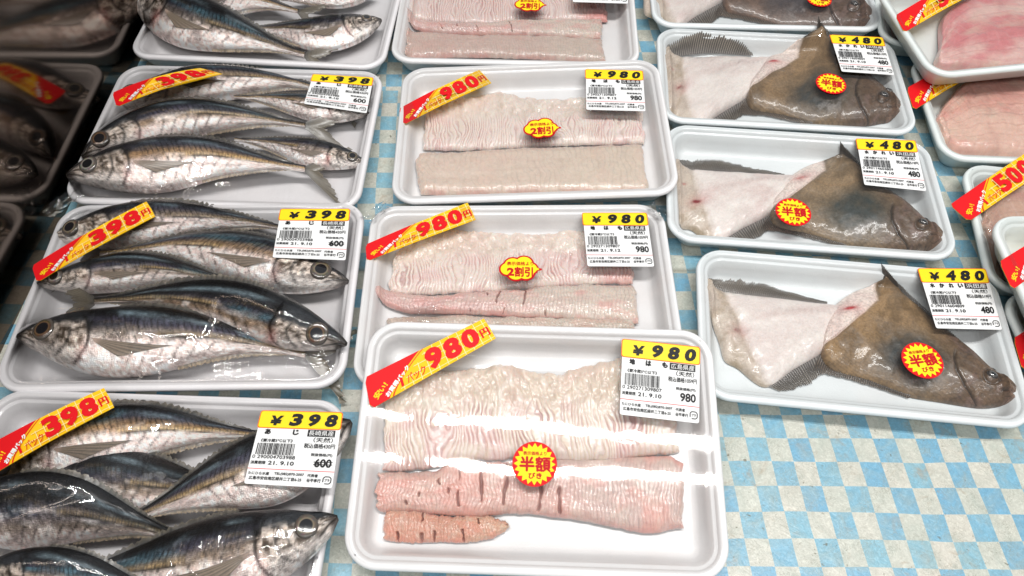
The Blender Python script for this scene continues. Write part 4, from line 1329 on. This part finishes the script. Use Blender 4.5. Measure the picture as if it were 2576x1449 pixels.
def pink_flesh(seed, a=(0.62, 0.40, 0.34), b=(0.58, 0.22, 0.22), b_at=0.5, lines=8):
    def relief(U, V, lng, wdt):
        q = np.abs(((V * lines + 1.1 * fbm(U * 4 + seed, V * 2, seed)) % 1) - 0.5) * 2
        mm = np.abs(((U * 16 + 5 * np.abs(V - 0.5) + 0.8 * fbm(U * 5, V * 5, seed)) % 1) - 0.5) * 2
        return 0.0034 * (fbm(U * 6 + seed, V * 5, seed) - 0.5) - 0.0008 * sstep(0.86, 1, q) - 0.0003 * sstep(0.78, 1, mm) + 0.0010 * (fbm(U * 30, V * 24, seed) - 0.5)
    def colour(U, V, lng, wdt, rel):
        n = fbm(U * 4 + seed, V * 4, seed + 2, 4)
        c = mixc(a, b, np.clip(sstep(b_at - 0.12, b_at + 0.25, n + 0.35 * (V - 0.5) * -1), 0, 1))
        c = mixc(c, (0.72, 0.58, 0.46), 0.5 * sstep(0.55, 0.8, fbm(U * 5 + 9, V * 6, seed + 4)))
        q = np.abs(((V * lines + 1.1 * fbm(U * 4 + seed, V * 2, seed)) % 1) - 0.5) * 2
        c = mixc(c, np.array(b) * 0.85, 0.35 * sstep(0.8, 1, q))
        m = np.abs(((U * 16 + 5 * np.abs(V - 0.5) + 0.8 * fbm(U * 5, V * 5, seed)) % 1) - 0.5) * 2
        c = mixc(c, (0.80, 0.62, 0.56), 0.2 * sstep(0.72, 1, m) * sstep(0.35, 0.6, fbm(U * 7, V * 7, seed + 3)))
        c = mixc(c, np.array(b) * 0.75, 0.35 * sstep(0.56, 0.74, fbm(U * 9 + 2, V * 3, seed + 5)))
        return c * (0.92 + 0.18 * (fbm(U * 50, V * 40, seed) - 0.4))[..., None]
    return relief, colour

# ================================================================== the trays and what lies in them
SA, SB, SC_, SD = (0.272, 0.184), (0.262, 0.180), (0.250, 0.142), (0.250, 0.144)

def z1(*p): return [(x * .3809, y * .3809) for x, y in p]
def z4(*p): return [(880.5 + x * .34727, y * .34727) for x, y in p]
def z5(*p): return [(880.5 + x * .3662, 478 + y * .3662) for x, y in p]
def z6(*p): return [(880.5 + x * .3662, 943.3 + y * .3662) for x, y in p]
def zd(*p): return [(2201 + x * .2691, y * .2691) for x, y in p]
def ze(*p): return [(2327 + x * .3904, 377.4 + y * .3904) for x, y in p]

# ---- left column: horse mackerel
A1 = Tray('A1', 'A', 'farthest foam tray of horse mackerel in the left column, with no price label', near=((312, 140), (966, 172)), size=SA)
A2 = Tray('A2', 'A', 'foam tray of horse mackerel whose 600 on the label is not struck out', corners=[(292, 158), (966, 190), (905, 512), (165, 508)], size=SA)
A3 = Tray('A3', 'A', 'foam tray of five horse mackerel with crumpled shiny film and a struck out 600', corners=[(128, 508), (908, 514), (888, 962), (-5, 992)], size=SA)
A4 = Tray('A4', 'A', 'foam tray of horse mackerel nearest the viewer at the front left corner', far=((-35, 975), (905, 1006)), size=SA)

mackerel(A1, 'pale bellied horse mackerel at the back right of the farthest mackerel tray', [(945, -18), (890, -8), (840, -2), (780, 0), (700, -2)], z=0.017, roll=0, seed=1, dark=-0.1, bronze=0.2)
mackerel(A1, 'pinkish mackerel with dark ribs behind two others in the farthest mackerel tray', [(395, -30), (470, -2), (560, 6), (650, 8), (750, 28)], z=0.020, roll=8, seed=2, bronze=0.7, deep=1.1)
mackerel(A1, 'horse mackerel facing right with a bright white belly in the farthest mackerel tray', [(960, 50), (888, 70), (800, 84), (700, 78), (612, 72)], z=0.022, roll=6, seed=3, deep=1.28, dark=0.12, bronze=0.0, tail=False)
mackerel(A1, 'grey horse mackerel lying diagonally across the front of the farthest mackerel tray', [(338, -22), (425, 30), (530, 68), (650, 104), (768, 137)], z=0.034, zend=0.02, roll=18, seed=4, deep=1.12, dark=0.22, bronze=0.0)

mackerel(A2, 'horse mackerel with its head under the red sticker end in the unstruck 600 tray', [(274, 252), (380, 240), (495, 214), (630, 207), (745, 213), (830, 230)], z=0.018, roll=12, seed=5, deep=0.78, bronze=0.3)
mackerel(A2, 'horse mackerel facing right with its eye hidden under the price label', [(929, 285), (850, 278), (740, 262), (660, 250), (590, 244)], z=0.022, roll=8, seed=6, deep=0.85, bronze=0.5, tail=False)
mackerel(A2, 'horse mackerel facing right with a dark snout, its tail buried under two others', [(923, 412), (840, 394), (762, 380), (670, 362), (590, 350)], z=0.020, roll=10, seed=7, deep=0.88, bronze=0.2, dark=0.1, tail=False)
mackerel(A2, 'dark arched horse mackerel with an orange rimmed eye behind the front fish', [(206, 395), (290, 350), (400, 312), (500, 296), (620, 298), (720, 309), (768, 315)], z=0.030, zend=0.022, tail_len=0.24, roll=22, seed=8, deep=0.8, dark=0.22, bronze=0.5, eye_col=2, pec=False)
mackerel(A2, 'front horse mackerel with a golden stripe and grey eye in the unstruck 600 tray', [(168, 442), (236, 431), (330, 418), (440, 406), (540, 402), (640, 410), (725, 419), (768, 425)], z=0.036, zend=0.022, roll=14, seed=9, deep=1.06, bronze=1.0, eye_col=1)

mackerel(A3, 'blue backed horse mackerel with its tail under the label of the crumpled tray', [(126, 600), (217, 582), (325, 564), (470, 555), (614, 560), (715, 574)], z=0.020, roll=14, seed=10, deep=0.84, bronze=0.1)
mackerel(A3, 'bronze horse mackerel with a big dark eye below the label of the crumpled tray', [(876, 708), (777, 690), (650, 655), (542, 634), (434, 626), (325, 634), (253, 638)], z=0.024, roll=6, seed=11, deep=0.88, bronze=0.6, eye_col=0)
mackerel(A3, 'small dark horse mackerel with a milky eye in the middle of the crumpled tray', [(94, 712), (163, 704), (289, 684), (397, 680), (506, 694), (614, 718)], z=0.026, roll=18, seed=12, deep=0.76, dark=0.3, bronze=0.2, tail=False, eye_col=1)
mackerel(A3, 'navy backed horse mackerel with its frayed tail at the left of the crumpled tray', [(872, 866), (777, 834), (668, 792), (542, 758), (415, 746), (307, 752), (238, 757)], z=0.034, zend=0.024, tail_len=0.21, roll=34, seed=13, deep=0.80, dark=0.42, bronze=0.5, eye_col=2, pec=False, thick=0.95)
mackerel(A3, 'front horse mackerel with a fat silver belly and dark round eye in the crumpled tray', [(45, 846), (126, 845), (253, 853), (397, 853), (542, 855), (668, 871), (770, 890)], z=0.034, zend=0.019, roll=12, seed=14, deep=1.04, dark=0.08, bronze=0.1, eye_col=2)

mackerel(A4, 'bronze horse mackerel with a spread fin, farthest in the front left tray', [(-58, 1232), (20, 1186), (108, 1146), (253, 1104), (397, 1086), (542, 1088), (665, 1096)], z=0.020, roll=8, seed=15, deep=1.05, bronze=1.0, dark=-0.05)
mackerel(A4, 'grey horse mackerel mostly buried between its neighbours in the middle of the front left tray', [(40, 1212), (150, 1206), (270, 1208), (400, 1222), (540, 1236), (650, 1240)], z=0.0165, roll=12, seed=29, deep=1.15, dark=0.35, bronze=0.3, tail=False, pec=False)
mackerel(A4, 'horse mackerel slanting up under the price label of the front left tray', [(884, 1060), (800, 1110), (690, 1165), (560, 1212), (434, 1262), (320, 1310)], z=0.026, roll=6, seed=16, deep=1.35, dark=0.15, bronze=0.4, tail=False)
mackerel(A4, 'near black horse mackerel with a blue sheen crossing the left of the front left tray', [(-175, 1335), (-70, 1300), (36, 1280), (180, 1280), (325, 1312), (460, 1352)], z=0.034, zend=0.022, roll=26, seed=17, deep=1.25, dark=0.5, bronze=0.1, tail=False, pec=False)
mackerel(A4, 'large headed horse mackerel with a huge dark eye in the front left tray', [(850, 1302), (751, 1347), (614, 1385), (470, 1415), (300, 1440), (110, 1456)], z=0.036, zend=0.020, roll=10, seed=18, deep=1.1, dark=0.12, bronze=0.3, tail=False, eye_col=0)
mackerel(A4, 'teal backed horse mackerel cut off by the bottom left corner of the photo', [(-70, 1450), (60, 1440), (200, 1455), (330, 1482), (450, 1510)], z=0.046, zend=0.036, roll=16, seed=19, deep=1.1, dark=0.2, bronze=0.3, tail=False, pec=False)

A1.film(0.2, seed=1, patches=[(720, 140, 0.03, 0.8), (880, 120, 0.02, 0.6)])
A2.film(0.2, seed=2, patches=[(560, 455, 0.03, 0.9), (400, 460, 0.02, 0.6)])
A3.film(0.22, seed=3, patches=[(680, 900, 0.035, 1.3), (560, 870, 0.03, 1.0), (270, 920, 0.03, 0.7), (820, 880, 0.02, 0.8)])
A4.film(0.22, seed=4, patches=[(520, 1370, 0.03, 0.8), (760, 1400, 0.03, 0.9)])
C_A = '0 290004703988'
price_label(A2, [(788, 187), (939, 196), (922, 284), (764, 260)], '398', 'あじ', '長崎県産', '430', C_A, '21. 9.10', '600')
price_label(A3, [(707, 527), (880, 527), (869, 654), (685, 647)], '398', 'あじ', '長崎県産', '430', C_A, '21. 9.10', '600', strike=True)
price_label(A4, [(659, 1035), (862, 1040), (835, 1228), (613, 1216)], '398', 'あじ', '長崎県産', '430', C_A, '21. 9.10', '600', strike=True)
bargain_sticker(A2, [(278, 226), (500, 163), (556, 178), (289, 262)], '398', curl=-0.004)
bargain_sticker(A3, [(77, 666), (366, 503), (388, 541), (90, 708)], '398')
bargain_sticker(A4, [(-52, 1128), (258, 973), (284, 1022), (-28, 1196)], '398')

# ---- second column: pike eel
GE = 'bone-cut pike eel fillets'
B1 = Tray('B1', 'B', 'farthest foam tray of eel fillets, its cloud sticker cut by the photo edge', near=((980, 152), (1610, 166)), size=SB)
B2 = Tray('B2', 'B', 'foam tray of eel fillets lapping over the edge of the flounder tray beside it', corners=[(1010, 172), (1650, 166), (1702, 502), (993, 507)], size=SB, right_lift=0.010)
B3 = Tray('B3', 'B', 'foam tray of eel fillets whose near edge is hidden under the front eel tray', corners=[(925, 510), (1682, 516), (1735, 960), (878, 982)], size=SB)
B4 = Tray('B4', 'B', 'front tray of eel fillets with a round sticker and bright lamp streaks on its film', corners=[(928, 802), (1787, 842), (1830, 1448), (873, 1436)], size=SB, far_lift=0.0265)

def eel(tray, label, top, bot, kind, h0, thick, seed, **kw):
    rl, cl = (eel_curd if kind == 'curd' else eel_skin)(seed, **kw)
    return slab(tray, 'eel_fillet', label, 'fish fillet', GE, top, bot, h0, thick, cl, rl, M_HAMO, nu=560, nv=120, ragged=0.0036 if kind == 'curd' else 0.0022, seed=seed)

eel(B1, 'combed eel fillet with a red right end in the farthest eel tray', z4((400, -330), (800, -340), (1200, -345), (1820, -320)), z4((410, 90), (560, 150), (1000, 168), (1300, 140), (1880, 150)), 'curd', 0.002, 0.007, 1, cuts=76, red_right=0.9, cream=(0.72, 0.57, 0.52))
eel(B1, 'pinkish slit eel strip with an upturned left end in the farthest eel tray', z4((385, 18), (450, 85), (560, 140), (780, 155), (1000, 158), (1250, 128), (1820, 130)), z4((415, 150), (470, 200), (560, 225), (800, 245), (1100, 248), (1400, 255), (1830, 275)), 'skin', 0.004, 0.006, 2, slits=[(0.20, 0.3, 0.8, .0011), (0.29, 0.1, 0.6, .0009), (0.38, 0.15, 0.9, .0012), (0.55, 0.1, 0.9, .0010)])
eel(B1, 'greyish pink eel fillet along the near edge of the farthest eel tray', z4((405, 185), (560, 215), (800, 240), (1100, 245), (1450, 250), (1825, 275)), z4((405, 392), (700, 408), (1100, 412), (1500, 430), (1845, 450)), 'skin', 0.002, 0.007, 3, tone=(0.60, 0.45, 0.395), tone2=(0.60, 0.50, 0.43), fade=0.6, mot=0.5)
eel(B2, 'curdy eel fillet with combed cuts under the label of the overlapping eel tray', z4((540, 690), (620, 660), (900, 690), (1100, 655), (1250, 690), (1500, 705), (1700, 690), (2110, 680)), z4((520, 1075), (700, 1082), (900, 1078), (1200, 1062), (1500, 1048), (1900, 1038), (2130, 1030)), 'curd', 0.002, 0.007, 4, cuts=74)
eel(B2, 'smooth cream eel fillet at the near side of the overlapping eel tray', z4((480, 1095), (900, 1085), (1200, 1062), (1600, 1048), (2130, 1030)), z4((505, 1400), (900, 1408), (1300, 1402), (1700, 1398), (2165, 1392)), 'skin', 0.002, 0.008, 5, tone=(0.70, 0.57, 0.48), tone2=(0.68, 0.57, 0.475), cuts=44, mot=0.25)
eel(B3, 'broad curdy eel fillet with a pink right end in the half hidden eel tray', z5((300, 420), (420, 340), (700, 272), (1000, 280), (1250, 290), (1500, 265), (1900, 280)), z5((262, 700), (500, 712), (800, 700), (1100, 680), (1400, 655), (1700, 640), (1955, 640)), 'curd', 0.002, 0.007, 6, cuts=66, red_right=0.45, cream=(0.77, 0.66, 0.575))
eel(B3, 'pale eel strip peeking out at the near side of the half hidden eel tray', z5((260, 860), (700, 850), (1200, 860), (1950, 880)), z5((270, 985), (700, 985), (1200, 985), (1970, 1000)), 'skin', 0.002, 0.008, 7, tone=(0.64, 0.53, 0.45), tone2=(0.64, 0.55, 0.47))
eel(B3, 'pink slit eel strip with a tapered left end in the half hidden eel tray', z5((150, 655), (280, 685), (420, 706), (570, 715), (830, 690), (1200, 665), (1530, 640), (1955, 640)), z5((152, 690), (250, 790), (400, 838), (600, 846), (850, 850), (1100, 865), (1400, 872), (1700, 890), (1980, 915)), 'skin', 0.003, 0.006, 8, slits=[(0.44, 0.1, 0.3, .0011), (0.485, 0.05, 0.62, .0012), (0.585, 0.0, 0.65, .0013), (0.39, 0.85, 1.0, .001), (0.51, 0.8, 0.98, .001), (0.665, 0.85, 1.0, .001)], tone=(0.67, 0.44, 0.405))
eel(B4, 'thick eel fillet with deep comb cuts on the far side of the front eel tray', [(965, 985), (985, 962)] + z5((500, 1250), (700, 1240), (900, 1205), (1010, 1190), (1200, 1222), (1450, 1255), (1600, 1200), (1750, 1165), (1900, 1145), (2200, 1200)), z6((228, 650), (330, 662), (450, 655), (560, 640), (750, 585), (1000, 580), (1300, 572), (1500, 590), (1750, 582), (2150, 545), (2280, 520)), 'curd', 0.002, 0.009, 9, cuts=60, lines=0.6, cream=(0.74, 0.635, 0.52), pink=(0.72, 0.49, 0.45))
eel(B4, 'small reddish brown eel piece at the near left of the front eel tray', z6((240, 930), (330, 915), (420, 922), (560, 945), (700, 965), (900, 962), (1050, 985), (1092, 1025)), z6((225, 1130), (330, 1148), (480, 1155), (600, 1148), (800, 1150), (950, 1130), (1040, 1090), (1095, 1040)), 'skin', 0.002, 0.006, 10, slits=[(0.12, 0.7, 1.0, .0016), (0.30, 0.7, 1.0, .0018), (0.40, 0.6, 1.0, .0016), (0.62, 0.5, 1.0, .0015), (0.30, 0.05, 0.35, .0013), (0.74, 0.1, 0.35, .0012)], tone=(0.66, 0.36, 0.27), tone2=(0.68, 0.47, 0.33), fade=0.7, cuts=36)
eel(B4, 'long pinkish grey eel fillet with dark open slits across the front eel tray', z6((178, 660), (400, 665), (560, 648), (750, 595), (1000, 588), (1300, 580), (1600, 575), (1900, 560), (2150, 545), (2290, 600)), z6((178, 900), (230, 940), (400, 930), (600, 958), (800, 968), (1000, 960), (1150, 950), (1300, 965), (1600, 1005), (1850, 1055), (2050, 1085), (2290, 1052)), 'skin', 0.003, 0.007, 11, slits=[(0.345, 0.15, 0.75, .0017), (0.425, 0.05, 0.85, .0019), (0.535, 0.2, 0.95, .0020), (0.60, 0.5, 0.95, .0021), (0.275, 0.55, 0.85, .0015), (0.21, 0.25, 0.4, .0016), (0.145, 0.55, 0.65, .0014), (0.235, 0.5, 0.6, .0014), (0.11, 0.75, 0.85, .0013), (0.27, 0.05, 0.35, .0014)], tone=(0.70, 0.43, 0.37), tone2=(0.63, 0.465, 0.42), fade=0.5, cuts=80)
B1.film(0.1, seed=5, patches=[(1080, 130, 0.02, 0.8), (1500, 130, 0.02, 0.8)]); B2.film(0.08, seed=6, patches=[(1060, 470, 0.02, 0.9), (1600, 470, 0.025, 0.9)]); B3.film(0.1, seed=7, patches=[(1060, 800, 0.014, 1.5), (930, 900, 0.015, 1.0)]); B4.film(0.07, sag=0.0, seed=8)
C_B = '0 290271309807'
price_label(B1, [(1440, -82), (1576, -80), (1580, 8), (1441, 4)], '980', '地はも', '広島県産', '1059', C_B, '21. 9.12', '980')
price_label(B2, [(1474, 175), (1617, 179), (1624, 279), (1475, 275)], '980', '地はも', '広島県産', '1059', C_B, '21. 9.12', '980')
price_label(B3, [(1466, 537), (1627, 537), (1646, 670), (1478, 669)], '980', '地はも', '広島県産', '1059', C_B, '21. 9.12', '980')
price_label(B4, [(1567, 855), (1761, 876), (1759, 1065), (1559, 1042)], '980', '地はも', '広島県産', '1059', C_B, '21. 9.10', '980')
bargain_sticker(B2, [(1003, 270), (1205, 172), (1236, 205), (1014, 311)], '980')
bargain_sticker(B3, [(919, 614), (1176, 508), (1197, 551), (922, 656)], '980', curl=-0.001)
bargain_sticker(B4, [(917, 950), (1217, 801), (1247, 851), (932, 1030)], '980', curl=-0.0003)
discount_sticker(B1, 1332, 10, 0.0168, 'cloud')
discount_sticker(B2, 1361, 322, 0.0172, 'cloud', R(2))
discount_sticker(B3, 1306, 675, 0.0172, 'cloud', R(-1))
discount_sticker(B4, 1345, 1167, 0.0158, 'half')

# ---- third column: flounder
C1 = Tray('C1', 'C', 'white foam tray of cut flounder cropped by the top edge of the photo', near=((1640, 63), (2234, 75)), size=SC_)
C2 = Tray('C2', 'C', 'white foam tray of flounder with a tall comb like fringe fin', corners=[(1640, 66), (2248, 97), (2318, 335), (1668, 302)], size=SC_)
C3 = Tray('C3', 'C', 'white foam tray of flounder whose round sticker sits on the white flesh', corners=[(1672, 310), (2358, 347), (2410, 660), (1664, 598)], size=SC_)
C4 = Tray('C4', 'C', 'white foam tray of flounder nearest the bare checked cloth', corners=[(1742, 622), (2492, 688), (2602, 1074), (1798, 998)], size=SC_)
flounder(C1, [(1612, -118), (2188, 57), (1985, -145)], 'dark flounder head piece with a red bruise in the cropped flounder tray', 'pale flounder tail piece in the cropped flounder tray', seed=21, brown=(0.19, 0.11, 0.07), dark_head=0.5, patch=(0.05, 0.045, 0.05), blush=0.5)
flounder(C2, [(1669, 125), (2262, 287), (2059, 80)], 'brown flounder head piece with its sticker on the dark belly and a short red mark', 'white flounder tail piece with a tall grey comb of fin rays', seed=22, brown=(0.27, 0.175, 0.092), dark_head=0.35, tall_fin=([(1672, 130), (1692, 142), (1780, 134), (1895, 140)], [(1668, 118), (1725, 86), (1785, 76), (1860, 98), (1890, 130)]))
flounder(C3, [(1690, 404), (2367, 612), (2118, 391)], 'greenish black flounder head piece with a round sticker on its pale cut face', 'pinkish white flounder tail piece under a short ragged fin', seed=23, brown=(0.29, 0.20, 0.115), dark_head=0.25, patch=(0.035, 0.045, 0.042), blush=0.55, white_line=0.5)
flounder(C4, [(1764, 702), (2550, 1003), (2229, 708)], 'olive brown flounder head piece with a red slit in the tray nearest the bare cloth', 'white flounder tail piece with one red hole in the tray nearest the bare cloth', seed=24, dark_head=0.25, wound2=False)
for k, t in enumerate((C1, C2, C3, C4)):
    t.film(0.06, seed=10 + k, patches=[[(2180, 50, 0.015, 0.8)], [(1720, 280, 0.02, 0.9), (2240, 300, 0.015, 0.8)], [(1700, 580, 0.015, 0.8), (2330, 620, 0.02, 0.9)], [(1860, 960, 0.02, 0.9), (2480, 1030, 0.02, 0.9)]][k])
C_C = '0 290114604809'
price_label(C2, [(2089, 88), (2221, 95), (2250, 188), (2118, 179)], '480', '水かれい', '浜田産', '519', C_C, '21. 9.10', '480')
price_label(C3, [(2155, 350), (2303, 355), (2331, 480), (2175, 464)], '480', '水かれい', '浜田産', '519', C_C, '21. 9.10', '480')
price_label(C4, [(2311, 677), (2480, 678), (2522, 829), (2356, 825)], '480', '水かれい', '浜田産', '519', C_C, '21. 9.10', '480')
discount_sticker(C1, 2061, -3, 0.0135, 'half', R(-4))
discount_sticker(C2, 2091, 210, 0.0150, 'half', R(-10))
discount_sticker(C3, 1996, 533, 0.0156, 'half', R(-2))
discount_sticker(C4, 2321, 906, 0.0158, 'half', R(14))

# ---- right edge: pink fillets
GP = 'pink fish fillets at the right edge'
D1 = Tray('D1', 'D', 'foam tray mostly covered by the raised pink fillet tray at the upper right', near_l=((2216, 104), (2292, 113)), size=SD)
D3 = Tray('D3', 'D', 'foam tray of salmon coloured fillet half under the raised tray at the upper right', near_l=((2374, 399), (2576, 407)), size=SD)
D4 = Tray('D4', 'D', 'foam tray with a long bargain sticker below the salmon coloured fillet tray', near_l=((2492, 727), (2576, 737)), size=SD)
D6 = Tray('D6', 'D', 'foam tray at the right edge lying under the small front stack', far_l=((2510, 734), (2576, 732)), size=SD)
D2 = Tray('D2', 'D', 'raised foam tray of deep pink fillet at the upper right', near_l=((2348, 193), (2576, 170)), size=SD, base=0.0285)
D5 = Tray('D5', 'D', 'raised foam tray at the right edge on top of two other fillet trays', far_l=((2480, 541), (2576, 540)), size=SD, base=0.0285)

def pink(tray, label, top, bot, seed, **kw):
    rl, cl = pink_flesh(seed, **kw)
    return slab(tray, 'pink_fillet', label, 'fish fillet', GP, top, bot, 0.001, 0.014, cl, rl, M_PINK, nu=150, nv=90, seed=seed)

def pl(t, pts):
    """Points given as fractions of the tray (0..1 across, 0..1 towards the viewer) as photo sight points."""
    out = []
    for u, v in pts:
        P = t.world([[(u - 0.5) * t.w, (0.5 - v) * t.d, -t.H + 0.012]])[0]
        q = P - np.array((0, 0, CAM_H))
        f = q[1] * cP - q[2] * sP; up_ = q[1] * sP + q[2] * cP
        out.append((1288 + FOCAL * q[0] / f, 724.5 - FOCAL * up_ / f))
    return out
pink(D1, 'brownish pink fillet in the covered tray behind the raised one', pl(D1, [(0.08, 0.2), (0.4, 0.12), (0.9, 0.15)]), pl(D1, [(0.09, 0.86), (0.4, 0.90), (0.9, 0.88)]), 31, a=(0.52, 0.32, 0.26), b=(0.44, 0.22, 0.18))
pink(D2, 'deep pink fillet with a dark red blood line in the raised tray', zd((625, 420), (640, 150), (830, -20), (1100, -60), (1500, -40), (1900, 0)), zd((560, 560), (600, 630), (800, 645), (1100, 630), (1400, 615), (2000, 580)), 32, a=(0.80, 0.52, 0.47), b=(0.70, 0.25, 0.26), b_at=0.42)
pink(D3, 'salmon coloured fillet with a cream corner', zd((560, 1130), (640, 980), (760, 830), (930, 690), (1200, 640), (1700, 640)), zd((575, 1200), (640, 1340), (720, 1400), (900, 1440), (1200, 1450), (1700, 1450)), 33, a=(0.80, 0.53, 0.43), b=(0.74, 0.38, 0.32), b_at=0.55)
pink(D4, 'tan pink fillet under a crumpled film beneath the raised front tray', ze((345, 500), (380, 380), (460, 270), (600, 190), (900, 180), (1100, 190)), ze((350, 520), (400, 640), (440, 740), (560, 850), (800, 870), (1100, 870)), 34, a=(0.60, 0.39, 0.30), b=(0.54, 0.30, 0.25), b_at=0.6)
pink(D6, 'tan fillet just in view at the right edge of the photo', pl(D6, [(0.10, 0.2), (0.4, 0.12), (0.9, 0.15)]), pl(D6, [(0.11, 0.86), (0.4, 0.90), (0.9, 0.88)]), 35, a=(0.56, 0.38, 0.30), b=(0.50, 0.30, 0.26))
for k, t in enumerate((D1, D3, D4, D6, D2, D5)):
    t.film(0.1, seed=20 + k, patches=[(2310, 55, 0.02, 1.2), (2540, 620, 0.02, 1.4)] if t in (D2, D4) else ())
bargain_sticker(D2, [(2254, 35), (2445, -72), (2468, -28), (2277, 78)], '500')
bargain_sticker(D3, [(2283, 218), (2466, 122), (2492, 160), (2301, 274)], '580')
bargain_sticker(D4, [(2392, 512), (2588, 378), (2634, 424), (2440, 554)], '500')
bargain_sticker(D5, [(2517, 655), (2700, 545), (2730, 600), (2550, 726)], '500')
bargain_sticker(D6, [(2553, 848), (2730, 738), (2760, 800), (2576, 930)], '500')

# loose film ends at some corners and edges
film_scrap(A3, 160, 512, 0.014, 0.034, R(-35), 1)
film_scrap(B3, 1062, 790, 0.012, 0.026, R(-40), 2, 0.003)
film_scrap(B3, 945, 535, 0.012, 0.026, R(-45), 3, 0.002)
film_scrap(B3, 1655, 530, 0.012, 0.020, R(30), 4, 0.002)
film_scrap(D4, 2520, 600, 0.026, 0.018, R(-10), 5, 0.003)
film_scrap(A2, 925, 250, 0.010, 0.020, R(10), 6, 0.002)
